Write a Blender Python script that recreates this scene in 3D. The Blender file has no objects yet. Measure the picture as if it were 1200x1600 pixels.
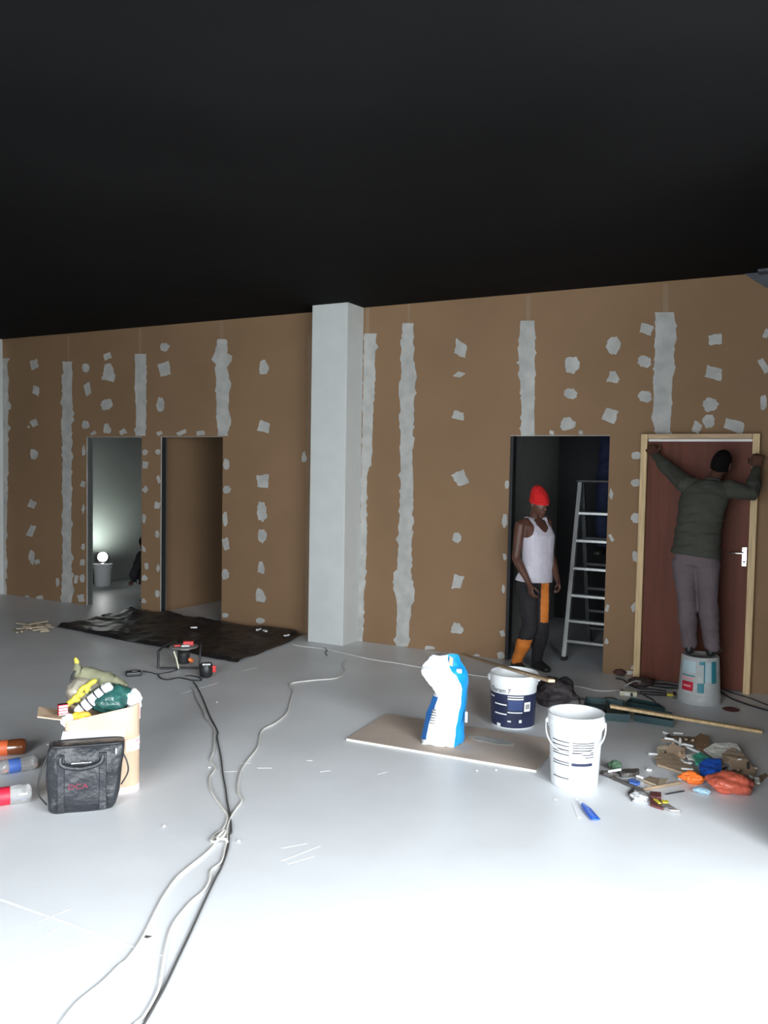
import bpy, bmesh, math, random
from mathutils import Vector, Matrix, noise
random.seed(7)
SC = bpy.context.scene
COL = SC.collection
PI = math.pi
V = Vector

# ------------------------------------------------------------------ camera
CF, CYAW, CPITCH, CROLL, CH = 1320.0, .50125, -.050987, -.018166, 1.7
def raydir(px, py):
    x = px-600; y = -(py-800); c, s = math.cos(CROLL), math.sin(CROLL)
    x2 = c*x+s*y; y2 = -s*x+c*y
    X = x2; Y = CF*math.cos(CPITCH)-y2*math.sin(CPITCH); Z = CF*math.sin(CPITCH)+y2*math.cos(CPITCH)
    c, s = math.cos(CYAW), math.sin(CYAW)
    return V((c*X-s*Y, s*X+c*Y, Z))
def P(px, py, z=0.0):          # point seen at (px,py) on the horizontal plane z
    d = raydir(px, py); return d*((z-CH)/d.z)+V((0, 0, CH))
def K(px, py, Y):              # point seen at (px,py) on the vertical plane Y
    d = raydir(px, py); return d*(Y/d.y)+V((0, 0, CH))
def th(px): return CYAW-math.atan((px-600)/CF)     # heading whose +y points away along that view
cam = bpy.data.cameras.new('camera'); camo = bpy.data.objects.new('camera', cam); COL.objects.link(camo)
Fv = raydir(600, 800).normalized(); Rv = (raydir(601, 800)-raydir(600, 800)).normalized(); Uv = Rv.cross(Fv)
camo.matrix_world = Matrix(((Rv.x, Uv.x, -Fv.x, 0), (Rv.y, Uv.y, -Fv.y, 0), (Rv.z, Uv.z, -Fv.z, CH), (0, 0, 0, 1)))
cam.sensor_fit = 'HORIZONTAL'; cam.sensor_width = 36; cam.lens = 36*CF/1200; cam.clip_end = 100
SC.camera = camo

# ------------------------------------------------------------------ world and daylight
SKY = 53.0
w = bpy.data.worlds.new('sky'); SC.world = w; w.use_nodes = True
NTW = w.node_tree; NW = NTW.nodes          # overcast sky: three times brighter overhead than at the horizon
tcw = NW.new('ShaderNodeTexCoord'); sep = NW.new('ShaderNodeSeparateXYZ'); rw = NW.new('ShaderNodeValToRGB')
NTW.links.new(tcw.outputs['Generated'], sep.inputs[0]); NTW.links.new(sep.outputs['Z'], rw.inputs[0])
rw.color_ramp.elements[0].position = 0; rw.color_ramp.elements[0].color = (.24, .255, .265, 1)
rw.color_ramp.elements[1].position = 1; rw.color_ramp.elements[1].color = (.92, .97, 1, 1)
NTW.links.new(rw.outputs[0], NW['Background'].inputs[0]); NW['Background'].inputs[1].default_value = SKY
SC.view_settings.view_transform = 'Standard'; SC.view_settings.look = 'None'
SC.view_settings.gamma = 1; SC.view_settings.exposure = 0; SC.view_settings.use_curve_mapping = False
def portal(name, loc, aim, sx, sy):
    l = bpy.data.lights.new(name, 'AREA'); l.shape = 'RECTANGLE'; l.size = sx; l.size_y = sy; l.cycles.is_portal = True
    o = bpy.data.objects.new(name, l); COL.objects.link(o); o.location = loc
    o.rotation_euler = (V(aim)-V(loc)).to_track_quat('-Z', 'Y').to_euler(); return o
OPH = 2.75
SIDE = (-1.6, 2.6); BACK = (-2.4, .25)
portal('daylight_side_portal', (2.22, sum(SIDE)/2, OPH/2), (0, sum(SIDE)/2, OPH/2), SIDE[1]-SIDE[0], OPH)
portal('daylight_back_portal', (sum(BACK)/2, -2.32, OPH/2), (sum(BACK)/2, 0, OPH/2), BACK[1]-BACK[0], OPH)

# ------------------------------------------------------------------ materials
def lin(c):
    if isinstance(c, str): c = tuple(int(c[i:i+2], 16)/255 for i in (0, 2, 4))
    return tuple(((x/12.92) if x <= .04045 else ((x+.055)/1.055)**2.4) for x in c)
MC = {}
def mat(name, col, rough=.6, var=0, vs=6, bump=0, bs=40, metal=0, spec=.5, trans=0, emit=0, alpha=1, coat=0, stretch=None):
    if name in MC: return MC[name]
    m = bpy.data.materials.new(name); m.use_nodes = True; nt = m.node_tree; N = nt.nodes; b = N['Principled BSDF']
    c = lin(col) if isinstance(col, str) else col
    b.inputs['Base Color'].default_value = (*c, 1); b.inputs['Roughness'].default_value = rough
    b.inputs['Metallic'].default_value = metal; b.inputs['Specular IOR Level'].default_value = spec
    b.inputs['Transmission Weight'].default_value = trans; b.inputs['Coat Weight'].default_value = coat
    b.inputs['Alpha'].default_value = alpha
    if emit: b.inputs['Emission Color'].default_value = (*c, 1); b.inputs['Emission Strength'].default_value = emit
    tc = N.new('ShaderNodeTexCoord'); mp = N.new('ShaderNodeMapping'); nt.links.new(tc.outputs['Object'], mp.inputs[0])
    if stretch: mp.inputs['Scale'].default_value = stretch
    if not var: var = .06
    if var:
        n = N.new('ShaderNodeTexNoise'); n.inputs['Scale'].default_value = vs; n.inputs['Detail'].default_value = 6
        nt.links.new(mp.outputs[0], n.inputs[0])
        r = N.new('ShaderNodeValToRGB'); r.color_ramp.elements[0].position = .3; r.color_ramp.elements[1].position = .7
        r.color_ramp.elements[0].color = (*[x*(1-var) for x in c], 1)
        r.color_ramp.elements[1].color = (*[min(1, x*(1+var)) for x in c], 1)
        nt.links.new(n.outputs[0], r.inputs[0]); nt.links.new(r.outputs[0], b.inputs['Base Color'])
    if bump:
        n2 = N.new('ShaderNodeTexNoise'); n2.inputs['Scale'].default_value = bs; n2.inputs['Detail'].default_value = 4
        nt.links.new(mp.outputs[0], n2.inputs[0]); bp = N.new('ShaderNodeBump'); bp.inputs['Strength'].default_value = bump
        bp.inputs['Distance'].default_value = .02
        nt.links.new(n2.outputs[0], bp.inputs['Height']); nt.links.new(bp.outputs[0], b.inputs['Normal'])
    MC[name] = m; return m
def floor_material():
    m = mat('painted_concrete', (.74, .76, .785), .42, var=.07, vs=1.3, bump=.05, bs=6, spec=.35)
    nt = m.node_tree; N = nt.nodes; b = N['Principled BSDF']; ramp = b.inputs['Base Color'].links[0].from_socket
    tc = N.new('ShaderNodeTexCoord'); mp = N.new('ShaderNodeMapping'); mp.inputs['Scale'].default_value = (2, 14, 1); mp.inputs['Rotation'].default_value = (0, 0, .5)
    nt.links.new(tc.outputs['Object'], mp.inputs[0])
    n = N.new('ShaderNodeTexNoise'); n.inputs['Scale'].default_value = 3.2; n.inputs['Detail'].default_value = 9; n.inputs['Roughness'].default_value = .7
    nt.links.new(mp.outputs[0], n.inputs[0])
    r = N.new('ShaderNodeValToRGB'); r.color_ramp.elements[0].position = .60; r.color_ramp.elements[1].position = .74
    r.color_ramp.elements[0].color = (0, 0, 0, 1); r.color_ramp.elements[1].color = (.55, .55, .55, 1)
    nt.links.new(n.outputs[0], r.inputs[0])
    mx = N.new('ShaderNodeMixRGB'); mx.inputs[2].default_value = (.84, .86, .87, 1)
    nt.links.new(r.outputs[0], mx.inputs[0]); nt.links.new(ramp, mx.inputs[1])
    nt.links.new(mx.outputs[0], b.inputs['Base Color'])
    return m
M = dict(trou2=mat('shaded_metal', (.06, .065, .07), .5),  # ladder's rear frame: metal darkened in colour to sink into the room's shade

    floor=floor_material(),
    ceil=mat('black_ceiling', (.004, .004, .0042), .85, var=.5, vs=.5, bump=.3, bs=3, spec=.12),
    board=mat('brown_gypsum_board', (.255, .158, .090), .85, var=.07, vs=1.2, bump=.02, bs=60, spec=.2),
    plaster=mat('joint_plaster', (.44, .44, .42), .85, var=.14, vs=9, bump=.25, bs=30, spec=.2),
    tape=mat('seam_tape', (.29, .20, .13), .9, spec=.1),
    white=mat('white_wall_paint', (.60, .62, .61), .55, var=.03, bump=.05, bs=20),
    grey=mat('grey_wall_paint', (.40, .42, .40), .7, var=.08, vs=2, bump=.05, bs=12),
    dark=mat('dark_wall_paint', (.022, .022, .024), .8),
    outer=mat('dim_grey_wall', (.16, .16, .16), .8),
    stud=mat('galvanised_stud', (.55, .56, .55), .35, metal=.9, bump=.1, bs=30),
    pine=mat('pine_wood', (.60, .43, .23), .6, var=.22, vs=5, stretch=(12, 12, .7), bump=.1, bs=8),
    pineL=mat('pine_batten_wood', (.50, .35, .21), .65, var=.2, vs=5, stretch=(.8, 10, 10), bump=.1, bs=8),
    doorb=mat('red_brown_door', (.125, .036, .020), .6, var=.18, vs=3, stretch=(6, 6, .5), spec=.25),
    chrome=mat('chrome', (.8, .8, .8), .18, metal=1),
    alu=mat('aluminium', (.70, .72, .72), .3, metal=.85, bump=.05, bs=30),
    shaded_plastic=mat('shaded_white_plastic', (.45, .47, .47), .6, var=.12, vs=14),  # upturned bucket: white plastic darkened to stand for the dim right corner
    plastic=mat('white_plastic', (.72, .74, .755), .35, var=.02),
    navy=mat('navy_label', (.018, .024, .065), .4, var=.25, vs=9),
    ink=mat('black_ink', (.02, .02, .03), .5),
    blackp=mat('black_plastic', (.02, .02, .022), .4),
    sheet=mat('black_sheeting', (.016, .015, .017), .42, var=.4, vs=9, bump=.5, bs=14),
    bag=mat('black_nylon', (.019, .021, .026), .42, var=.25, vs=8, bump=.9, bs=13),
    cord=mat('white_cord', (.66, .64, .60), .5), cordk=mat('faded_black_cord', (.07, .068, .066), .6), cordb=mat('black_cord', (.025, .024, .026), .5),
    cordg=mat('grey_cord', (.25, .24, .22), .5),
    card=mat('cardboard', (.60, .43, .30), .8, var=.08, bump=.1, bs=30),
    paper=mat('white_paper', (.82, .82, .82), .7, var=.02),
    sack=mat('paper_sack_white', (.66, .68, .71), .6, var=.03, vs=20, bump=.35, bs=12),
    blue=mat('sack_blue', (.01, .30, .72), .45, var=.06, bump=.3, bs=12),
    blued=mat('sack_deep_blue', (.02, .12, .36), .5),
    red=mat('red_plastic', (.62, .03, .03), .45), redhat=mat('red_knit', (.62, .010, .012), .9, bump=.6, bs=60),
    skin=mat('dark_skin', (.095, .040, .026), .5, var=.12, vs=12),
    hair=mat('black_hair', (.006, .005, .005), .95, bump=.8, bs=90, spec=.1),
    eye=mat('eye', (.5, .48, .45), .3),
    vest=mat('white_vest_cloth', (.56, .53, .60), .85, var=.05, bump=.5, bs=16),
    trou=mat('black_work_cloth', (.013, .012, .0145), .85, var=.3, bump=.6, bs=12),
    orange=mat('orange_cloth', (.58, .17, .022), .8, var=.12, bump=.5, bs=14),
    shirt=mat('olive_grey_cloth', (.046, .047, .036), .9, var=.12, bump=.9, bs=9),
    jean=mat('mauve_grey_cloth', (.125, .095, .106), .9, var=.16, bump=.8, bs=10),
    overall=mat('navy_overall', (.006, .011, .042), .85, var=.2, bump=.6, bs=12),
    shoe=mat('black_shoe', (.015, .014, .014), .5), sole=mat('shoe_sole', (.05, .045, .04), .8),
    teal=mat('dark_teal_plastic', (.018, .055, .062), .45, var=.15), tealt=mat('teal_print', (.03, .22, .27), .5),
    redp=mat('red_print', (.50, .015, .04), .5), pinkp=mat('pale_red_print', (.75, .32, .36), .6), bluep=mat('pale_blue_print', (.45, .58, .62), .6),
    olive=mat('olive_canvas', (.20, .20, .125), .85, var=.15, bump=.6, bs=12),
    yellow=mat('yellow_plastic', (.60, .50, .05), .5), amber=mat('amber_wrap', (.85, .45, .04), .4),
    green=mat('dark_green_plastic', (.02, .085, .075), .25, var=.4, vs=14, bump=.8, bs=14),
    brownb=mat('brown_bottle', (.16, .045, .015), .15, spec=.7), clear=mat('clear_bottle', (.75, .76, .76), .08, trans=.75, spec=.6),
    bluel=mat('blue_label', (.06, .14, .45), .5), orl=mat('orange_label', (.70, .13, .04), .5),
    chip=mat('wood_offcut', (.46, .38, .27), .8), gyp=mat('gypsum_core', (.68, .66, .60), .9, bump=.4, bs=40), kraft=mat('torn_kraft_board', (.33, .24, .16), .9, var=.2, bump=.4, bs=30),
    bright=mat('bright_blue_wrap', (.01, .10, .55), .3, bump=.6, bs=25), gwrap=mat('green_wrap', (.04, .32, .22), .3, bump=.6, bs=25),
    orb=mat('orange_wrap', (.80, .17, .03), .3, bump=.8, bs=30), salmon=mat('salmon_bag', (.48, .10, .06), .25, var=.15, bump=.9, bs=16),
    silver=mat('silver_foil', (.75, .75, .76), .25, metal=.7, bump=.8, bs=30), dirt=mat('dirty_metal', (.10, .09, .085), .5, metal=.4, bump=.5, bs=30),
    maroon=mat('maroon_card', (.10, .03, .03), .6), lamp=mat('lamp_glow', (1, 1, .98), .5, emit=25), logo=mat('red_print_logo', (.20, .02, .045), .6),
    chalk=mat('floor_scratch', (.86, .88, .89), .7), ivory=mat('ivory_plastic', (.66, .66, .50), .4), rope=mat('dull_metal_disc', (.22, .21, .2), .5))

# ------------------------------------------------------------------ mesh helpers
def BM(): return bmesh.new()
def obj(name, bm, m, parent=None, smooth=False, world=False, weld=False):
    me = bpy.data.meshes.new(name)
    if weld: bmesh.ops.remove_doubles(bm, verts=bm.verts, dist=1e-5)
    bmesh.ops.recalc_face_normals(bm, faces=bm.faces)
    if world and parent is not None: bm.transform(mw(parent).inverted())
    bm.to_mesh(me); bm.free()
    for k in (m if isinstance(m, (list, tuple)) else [m]): me.materials.append(k)
    o = bpy.data.objects.new(name, me); COL.objects.link(o)
    if parent is not None: o.parent = parent
    if smooth:
        for p in me.polygons: p.use_smooth = True
        try: me.set_sharp_from_angle(angle=math.radians(50))
        except Exception: pass
    return o
def mw(o):
    m = o.matrix_basis
    return mw(o.parent) @ m if o.parent else m
def tag(o, label, cat, group=None, kind=None):
    o['label'] = label; o['category'] = cat
    if group: o['group'] = group
    if kind: o['kind'] = kind
    return o
def thing(name, label, cat, loc=(0, 0, 0), rz=0, group=None):
    o = bpy.data.objects.new(name, None); COL.objects.link(o); o.location = loc; o.rotation_euler = (0, 0, rz)
    o.empty_display_size = .1
    return tag(o, label, cat, group)
def struct(name, bm, m, parent=None, **k):
    o = obj(name, bm, m, parent, **k)
    if parent is None: o['kind'] = 'structure'
    return o
def box(bm, x0, x1, y0, y1, z0, z1, mtx=None):
    vs = [bm.verts.new(V(p)) for p in ((x0, y0, z0), (x1, y0, z0), (x1, y1, z0), (x0, y1, z0), (x0, y0, z1), (x1, y0, z1), (x1, y1, z1), (x0, y1, z1))]
    if mtx is not None:
        for v in vs: v.co = mtx @ v.co
    for f in ((0, 3, 2, 1), (4, 5, 6, 7), (0, 1, 5, 4), (1, 2, 6, 5), (2, 3, 7, 6), (3, 0, 4, 7)): bm.faces.new([vs[i] for i in f])
    return vs
def bevel(bm, w=.004, seg=2):
    bmesh.ops.bevel(bm, geom=list(bm.edges), offset=w, segments=seg, affect='EDGES', profile=.6)
    return bm
def prism(bm, pts, off):       # polygon (list of Vectors) pushed along off
    a = [bm.verts.new(p) for p in pts]; b = [bm.verts.new(V(p)+off) for p in pts]; n = len(a)
    bm.faces.new(a); bm.faces.new(b[::-1])
    for i in range(n): bm.faces.new((a[i], b[i], b[(i+1) % n], a[(i+1) % n]))
def loft(bm, rings, cap=True):
    R = [[bm.verts.new(p) for p in r] for r in rings]; n = len(R[0])
    for a, b in zip(R, R[1:]):
        for i in range(n): bm.faces.new((a[i], a[(i+1) % n], b[(i+1) % n], b[i]))
    if cap: bm.faces.new(R[0][::-1]); bm.faces.new(R[-1])
    return R
def ring(c, u, v, a, b, n=16, p=1.0):
    out = []
    for i in range(n):
        t = 2*PI*i/n; cx, sy = math.cos(t), math.sin(t)
        out.append(V(c)+V(u)*a*math.copysign(abs(cx)**p, cx)+V(v)*b*math.copysign(abs(sy)**p, sy))
    return out
def smoothpts(pts, k=6):
    pts = [V(p) for p in pts]; out = []
    for i in range(len(pts)-1):
        p0 = pts[max(i-1, 0)]; p1 = pts[i]; p2 = pts[i+1]; p3 = pts[min(i+2, len(pts)-1)]
        for j in range(k):
            t = j/k
            out.append(.5*((2*p1)+(-p0+p2)*t+(2*p0-5*p1+4*p2-p3)*t*t+(-p0+3*p1-3*p2+p3)*t**3))
    out.append(pts[-1]); return out
def tube(bm, pts, rad, n=10, ref=None, round_=True):
    pts = [V(p) for p in pts]; N_ = len(pts)
    if not isinstance(rad, (list, tuple)): rad = [rad]*N_
    rad = [(r, r) if not isinstance(r, tuple) else r for r in rad]
    if len(rad) != N_: rad = [rad[0]]*N_
    T = [(pts[min(i+1, N_-1)]-pts[max(i-1, 0)]).normalized() for i in range(N_)]
    u = V(ref) if ref is not None else (V((0, 0, 1)) if abs(T[0].z) < .9 else V((1, 0, 0)))
    rings = []
    for i in range(N_):
        u = (u-T[i]*u.dot(T[i]));
        if u.length < 1e-4: u = T[i].orthogonal()
        u.normalize(); v = T[i].cross(u)
        a, b = rad[i]
        if i == 0 and round_:
            for k in (.25, .6, .88): q = math.sqrt(1-(1-k)**2); rings.append(ring(pts[0]-T[0]*min(a, b)*(1-k), u, v, a*q, b*q, n))
        rings.append(ring(pts[i], u, v, a, b, n))
        if i == N_-1 and round_:
            for k in (.88, .6, .25): q = math.sqrt(1-(1-k)**2); rings.append(ring(pts[i]+T[i]*min(a, b)*(1-k), u, v, a*q, b*q, n))
    loft(bm, rings)
def lathe(bm, prof, n=40, c=(0, 0, 0)):
    c = V(c); R = []
    for r, z in prof: R.append([bm.verts.new(c+V((r*math.cos(2*PI*i/n), r*math.sin(2*PI*i/n), z))) for i in range(n)])
    for a, b in zip(R, R[1:]):
        for i in range(n): bm.faces.new((a[i], a[(i+1) % n], b[(i+1) % n], b[i]))
    bm.faces.new(R[0][::-1]); bm.faces.new(R[-1])
def arc(bm, r0, r1, z0, z1, a0, a1, d=.0012, n=12):     # thin print wrapped on a cone, r0 at z0, r1 at z1
    V1 = []
    for i in range(n+1):
        a = a0+(a1-a0)*i/n; row = []
        for (r, z) in ((r0, z0), (r1, z1)):
            for q in (-.001, d): row.append(bm.verts.new(((r+q)*math.cos(a), (r+q)*math.sin(a), z)))
        V1.append(row)
    for a, b in zip(V1, V1[1:]):
        bm.faces.new((a[1], b[1], b[3], a[3])); bm.faces.new((a[0], a[2], b[2], b[0])); bm.faces.new((a[2], a[3], b[3], b[2])); bm.faces.new((a[0], b[0], b[1], a[1]))
    for e in (V1[0], V1[-1]): bm.faces.new((e[0], e[1], e[3], e[2]))
def text_bm(s, size, fn, depth=.0):
    c = bpy.data.curves.new('t', 'FONT'); c.body = s; c.size = size; c.align_x = 'CENTER'; c.align_y = 'CENTER'; c.extrude = .0008
    o = bpy.data.objects.new('t', c); COL.objects.link(o); dg = bpy.context.evaluated_depsgraph_get()
    me = bpy.data.meshes.new_from_object(o.evaluated_get(dg)); bm = BM(); bm.from_mesh(me)
    bpy.data.objects.remove(o); bpy.data.meshes.remove(me)
    for v in bm.verts: v.co = fn(v.co.x, v.co.y, v.co.z)
    return bm
def noisy(bm, amp, sc, seed=0, ax=(1, 1, 1)):
    for v in bm.verts:
        n = noise.noise_vector(v.co*sc+V((seed, seed*2.3, 0))); v.co += V((n.x*ax[0], n.y*ax[1], n.z*ax[2]))*amp
def remesh(bm, voxel, it=6, keep=None):
    me = bpy.data.meshes.new('r'); bmesh.ops.recalc_face_normals(bm, faces=bm.faces); bmesh.ops.triangulate(bm, faces=bm.faces); bm.to_mesh(me); bm.free()
    o = bpy.data.objects.new('r', me); COL.objects.link(o)
    md = o.modifiers.new('r', 'REMESH'); md.mode = 'VOXEL'; md.voxel_size = voxel; md.use_smooth_shade = True
    s = o.modifiers.new('s', 'SMOOTH'); s.iterations = it; s.factor = .5
    dg = bpy.context.evaluated_depsgraph_get(); m2 = bpy.data.meshes.new_from_object(o.evaluated_get(dg))
    b2 = BM(); b2.from_mesh(m2); bpy.data.objects.remove(o); bpy.data.meshes.remove(me); bpy.data.meshes.remove(m2)
    return b2
def grid_solid(bm, f, nu, nv, thick):   # f(u,v)->Vector, solid sheet of given thickness downwards
    top = [[bm.verts.new(f(i/nu, j/nv)+V((0, 0, thick))) for j in range(nv+1)] for i in range(nu+1)]
    bot = [[bm.verts.new(f(i/nu, j/nv)) for j in range(nv+1)] for i in range(nu+1)]
    for i in range(nu):
        for j in range(nv):
            bm.faces.new((top[i][j], top[i+1][j], top[i+1][j+1], top[i][j+1])); bm.faces.new((bot[i][j], bot[i][j+1], bot[i+1][j+1], bot[i+1][j]))
    for i in range(nu):
        for j in (0, nv): bm.faces.new((top[i][j], bot[i][j], bot[i+1][j], top[i+1][j]))
    for j in range(nv):
        for i in (0, nu): bm.faces.new((top[i][j], top[i][j+1], bot[i][j+1], bot[i][j]))

# ------------------------------------------------------------------ the room
D, H = 7.1395, 3.2546; TW = .09          # wall plane, height, wall thickness
X1, X2 = -13.0, 2.0                       # outer side walls
YB, YF = -2.1, 12.2
DH = 2.017
D1 = (-7.965, -7.08); D2 = (-6.785, -5.90); D3 = (-2.645, -1.765); D4 = (-1.475, -.615)
bm = BM(); box(bm, X1-.2, X2+.2, YB-.2, YF+.2, -.1, 0); fl = struct('floor', bm, M['floor'])
bm = BM(); box(bm, X1-.2, X2+.2, YB-.2, YF+.2, H, H+.1); struct('ceiling', bm, M['ceil'])
bm = BM(); box(bm, X1-.2, X1, YB-.2, YF+.2, 0, H); struct('wall_left', bm, M['outer'])
bm = BM()                                  # right wall with the big daylight opening
box(bm, X2, X2+.2, YB-.2, SIDE[0], 0, H); box(bm, X2, X2+.2, SIDE[1], YF+.2, 0, H); box(bm, X2, X2+.2, SIDE[0], SIDE[1], OPH, H)
struct('wall_right', bm, M['outer'])
bm = BM(); box(bm, X1-.2, BACK[0], YB-.2, YB, 0, H); box(bm, BACK[1], X2+.2, YB-.2, YB, 0, H); box(bm, BACK[0], BACK[1], YB-.2, YB, OPH, H)
struct('wall_front', bm, M['outer'])
bm = BM(); box(bm, X2+.2, 14, -14, 14, -.12, -.02); box(bm, -13, X2+.2, -14, YB-.2, -.12, -.02); struct('pavement', bm, mat('outside_paving', (.22, .22, .21), .9))
bm = BM(); box(bm, X1-.2, X2+.2, YF, YF+.2, 0, H); struct('wall_far', bm, M['outer'])
bm = BM(); box(bm, -.1, X2, 4.05, D, 0, H); struct('wall_added_blocker', bm, M['outer'])  # unseen wall, added to keep daylight off the right corner
# board partition with its openings
bm = BM(); cuts = [X1]+[a for d in (D1, D2, D3) for a in d]+[D4[0], D4[1], X2]
def seg(a, b, z0, z1): box(bm, a, b, D, D+TW, z0, z1)
seg(X1, D1[0], 0, H); seg(D1[0], D1[1], DH, H); seg(D1[1], D2[0], 0, H); seg(D2[0], D2[1], DH, H); seg(D2[1], D3[0], 0, H)
seg(D3[0], D3[1], DH, H); seg(D3[1], D4[0]-.0, 0, H); seg(D4[0], D4[1], DH, H)
nx = -.765
prism(bm, [V((D4[1], D, 0)), V((X2, D, 0)), V((X2, D, 2.75)), V((-.60, D, 3.14)), V((D4[1], D, 3.15))], V((0, TW, 0)))
wall = struct('wall_back', bm, M['board'])
# top right corner of the board is cut back; a grey bulkhead drops over it
bm = BM(); prism(bm, [V((nx, D-.02, H)), V((X2, D-.02, H)), V((X2, D-.02, 2.78)), V((-.615, D-.02, 3.14))], V((0, .016, 0)))
box(bm, -.66, X2, D-.14, D-.02, H-.02, H)
struct('trim_1', bm, mat('slate_grey_panel', (.07, .08, .10), .6, var=.25, vs=5))
# joint compound strips and filler patches
def Wp(px, py): p = K(px, py, D); return p
def jag(px, py, pts, amp, seed):
    return pts
def strip(pts, name='joint_compound', m='plaster', amp=2.2, th_=.003, seed=0):
    """pts: (y, xl, xr) rows in the photograph projected on to the wall plane; edges roughened"""
    rnd = random.Random(seed); rows = []; ys = [p[0] for p in pts]
    y = ys[0]
    while y < ys[-1]:
        rows.append(y); y += 2.5+rnd.random()*6
    rows.append(ys[-1]); L = []; R = []
    for y in rows:
        for a, b in zip(pts, pts[1:]):
            if a[0] <= y <= b[0]:
                t = (y-a[0])/(b[0]-a[0]+1e-9); l = a[1]+(b[1]-a[1])*t; r = a[2]+(b[2]-a[2])*t; break
        jl = rnd.uniform(-amp, amp*.5) if rnd.random() < .6 else 0; jr = rnd.uniform(-amp*.5, amp) if rnd.random() < .6 else 0
        if rnd.random() < .07: jr += amp*1.3
        if rnd.random() < .07: jl -= amp*1.1
        L.append(Wp(l+jl, y)); R.append(Wp(r+jr, y+rnd.uniform(-1, 1)*(0 if y in (ys[0], ys[-1]) else 1)))
    bm = BM(); f = V((0, -th_, 0)); bk = V((0, .0005, 0))
    v = [[bm.verts.new(p+o) for p in L for o in ()] for _ in ()]
    A = [bm.verts.new(p+bk) for p in L]; B = [bm.verts.new(p+bk) for p in R]
    A2 = [bm.verts.new(p+f) for p in L]; B2 = [bm.verts.new(p+f) for p in R]
    for i in range(len(L)-1):
        bm.faces.new((A2[i], B2[i], B2[i+1], A2[i+1])); bm.faces.new((A[i], A[i+1], B[i+1], B[i]))
        bm.faces.new((A[i], A2[i], A2[i+1], A[i+1])); bm.faces.new((B[i], B[i+1], B2[i+1], B2[i]))
    bm.faces.new((A[0], B[0], B2[0], A2[0])); bm.faces.new((A[-1], A2[-1], B2[-1], B[-1]))
    obj(name, bm, M[m], wall)
strip([(565, 99, 112), (640, 98, 113), (662, 97, 111), (720, 98, 112), (800, 98, 111), (890, 98, 111), (925, 97, 115), (942, 98, 110)], seed=1)
strip([(553, 212, 228), (600, 211, 228), (640, 213, 229), (681, 212, 227)], seed=2)
strip([(530, 340, 353), (552, 336, 355), (556, 333, 362), (564, 335, 361), (568, 338, 355), (600, 338, 358), (640, 339, 357), (660, 339, 362), (681, 341, 354)], seed=3)
strip([(525, 482, 489), (640, 481, 487), (760, 479, 484), (990, 477, 481)], m='tape', amp=1, seed=4)
strip([(521, 570, 587), (560, 569, 586), (600, 568, 585), (660, 567, 583), (727, 565, 580), (735, 565, 573), (850, 562, 573), (940, 560, 569), (1002, 559, 567)], seed=5)
strip([(505, 629, 646), (560, 627, 645), (580, 627, 650), (610, 625, 648), (700, 626, 644), (760, 626, 646), (820, 624, 644), (890, 621, 642), (898, 614, 642), (922, 616, 647), (938, 621, 648), (942, 620, 642), (1010, 619, 638)], seed=6)
strip([(501, 814, 835), (550, 810, 836), (590, 813, 836), (640, 815, 835), (681, 814, 835)], seed=7)
strip([(488, 1025, 1053), (530, 1024, 1058), (540, 1024, 1053), (582, 1023, 1054), (586, 1021, 1051), (640, 1021, 1049), (655, 1017, 1049), (672, 1026, 1046), (679, 1026, 1052)], seed=8)
strip([(560, -6, 12), (700, -6, 13), (800, -6, 11), (930, -6, 9)], seed=9)
for a, b, c, d in ((526, 565, 105, 108), (513, 553, 217, 221), (502, 530, 344, 349), (475, 505, 637, 641), (461, 501, 822, 829), (444, 488, 1036, 1044), (478, 521, 572, 577)):
    strip([(a, c, d), (b, c, d)], name='seam_tape', m='tape', amp=.3, th_=.0015, seed=c)
PATCH = '''54,570,13,16 56,610,15,20 53,661,11,12 45,667,4,4 53,709,13,17 50,788,12,14 49,830,11,20 50,870,10,24 58,878,8,8 42,933,12,7 62,934,12,7
134,575,12,14 137,608,10,20 134,664,12,14 168,557,13,13 170,584,24,28 167,632,20,18 167,670,14,18 192,675,12,9 146,677,10,6 131,704,6,18 130,756,8,10 130,795,5,14
130,855,6,10 129,879,8,10 129,904,8,14 127,935,12,12 90,910,5,16 119,905,6,16 257,542,16,14 257,577,18,24 251,633,14,22 250,677,10,7 284,676,16,7 314,677,14,7
227,707,9,10 227,727,9,14 227,765,10,12 225,810,6,16 225,858,6,14 229,885,6,12 226,903,10,9 225,939,9,7 247,706,8,10 248,749,5,12 246,789,9,12 246,835,7,12 247,888,7,14 246,928,8,14
354,726,10,18 355,765,12,13 352,810,8,26 353,850,12,20 352,898,12,18 352,962,10,8 412,573,17,24 412,667,20,20 410,752,19,22 409,800,18,32 409,838,15,20 408,887,14,20 407,932,18,24 407,970,14,9 475,715,9,18
720,545,22,30 717,585,20,12 716,649,20,14 719,748,22,24 714,841,14,20 715,909,18,24 714,982,20,20 792,757,7,14 789,813,9,22 789,870,6,12 787,920,6,14 785,990,8,10 783,1024,12,14
894,569,28,27 892,615,22,18 887,663,24,22 959,540,22,30 958,590,22,22 952,650,24,24 862,676,8,7 908,676,8,7 1010,514,26,18 1008,565,24,20 1008,620,24,18
994,712,18,13 994,754,18,12 994,810,16,16 993,870,12,18 991,948,12,16 990,1043,10,8 984,1051,18,6 955,772,8,16 955,840,6,14 949,950,6,12 948,1002,6,10
1118,531,26,18 1115,584,30,22 1111,633,26,22 1108,658,20,22 1088,668,20,20 1147,666,36,20 1197,522,10,16 1194,573,12,28 1193,628,12,26 672,1012,20,6 745,1024,14,5'''
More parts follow.
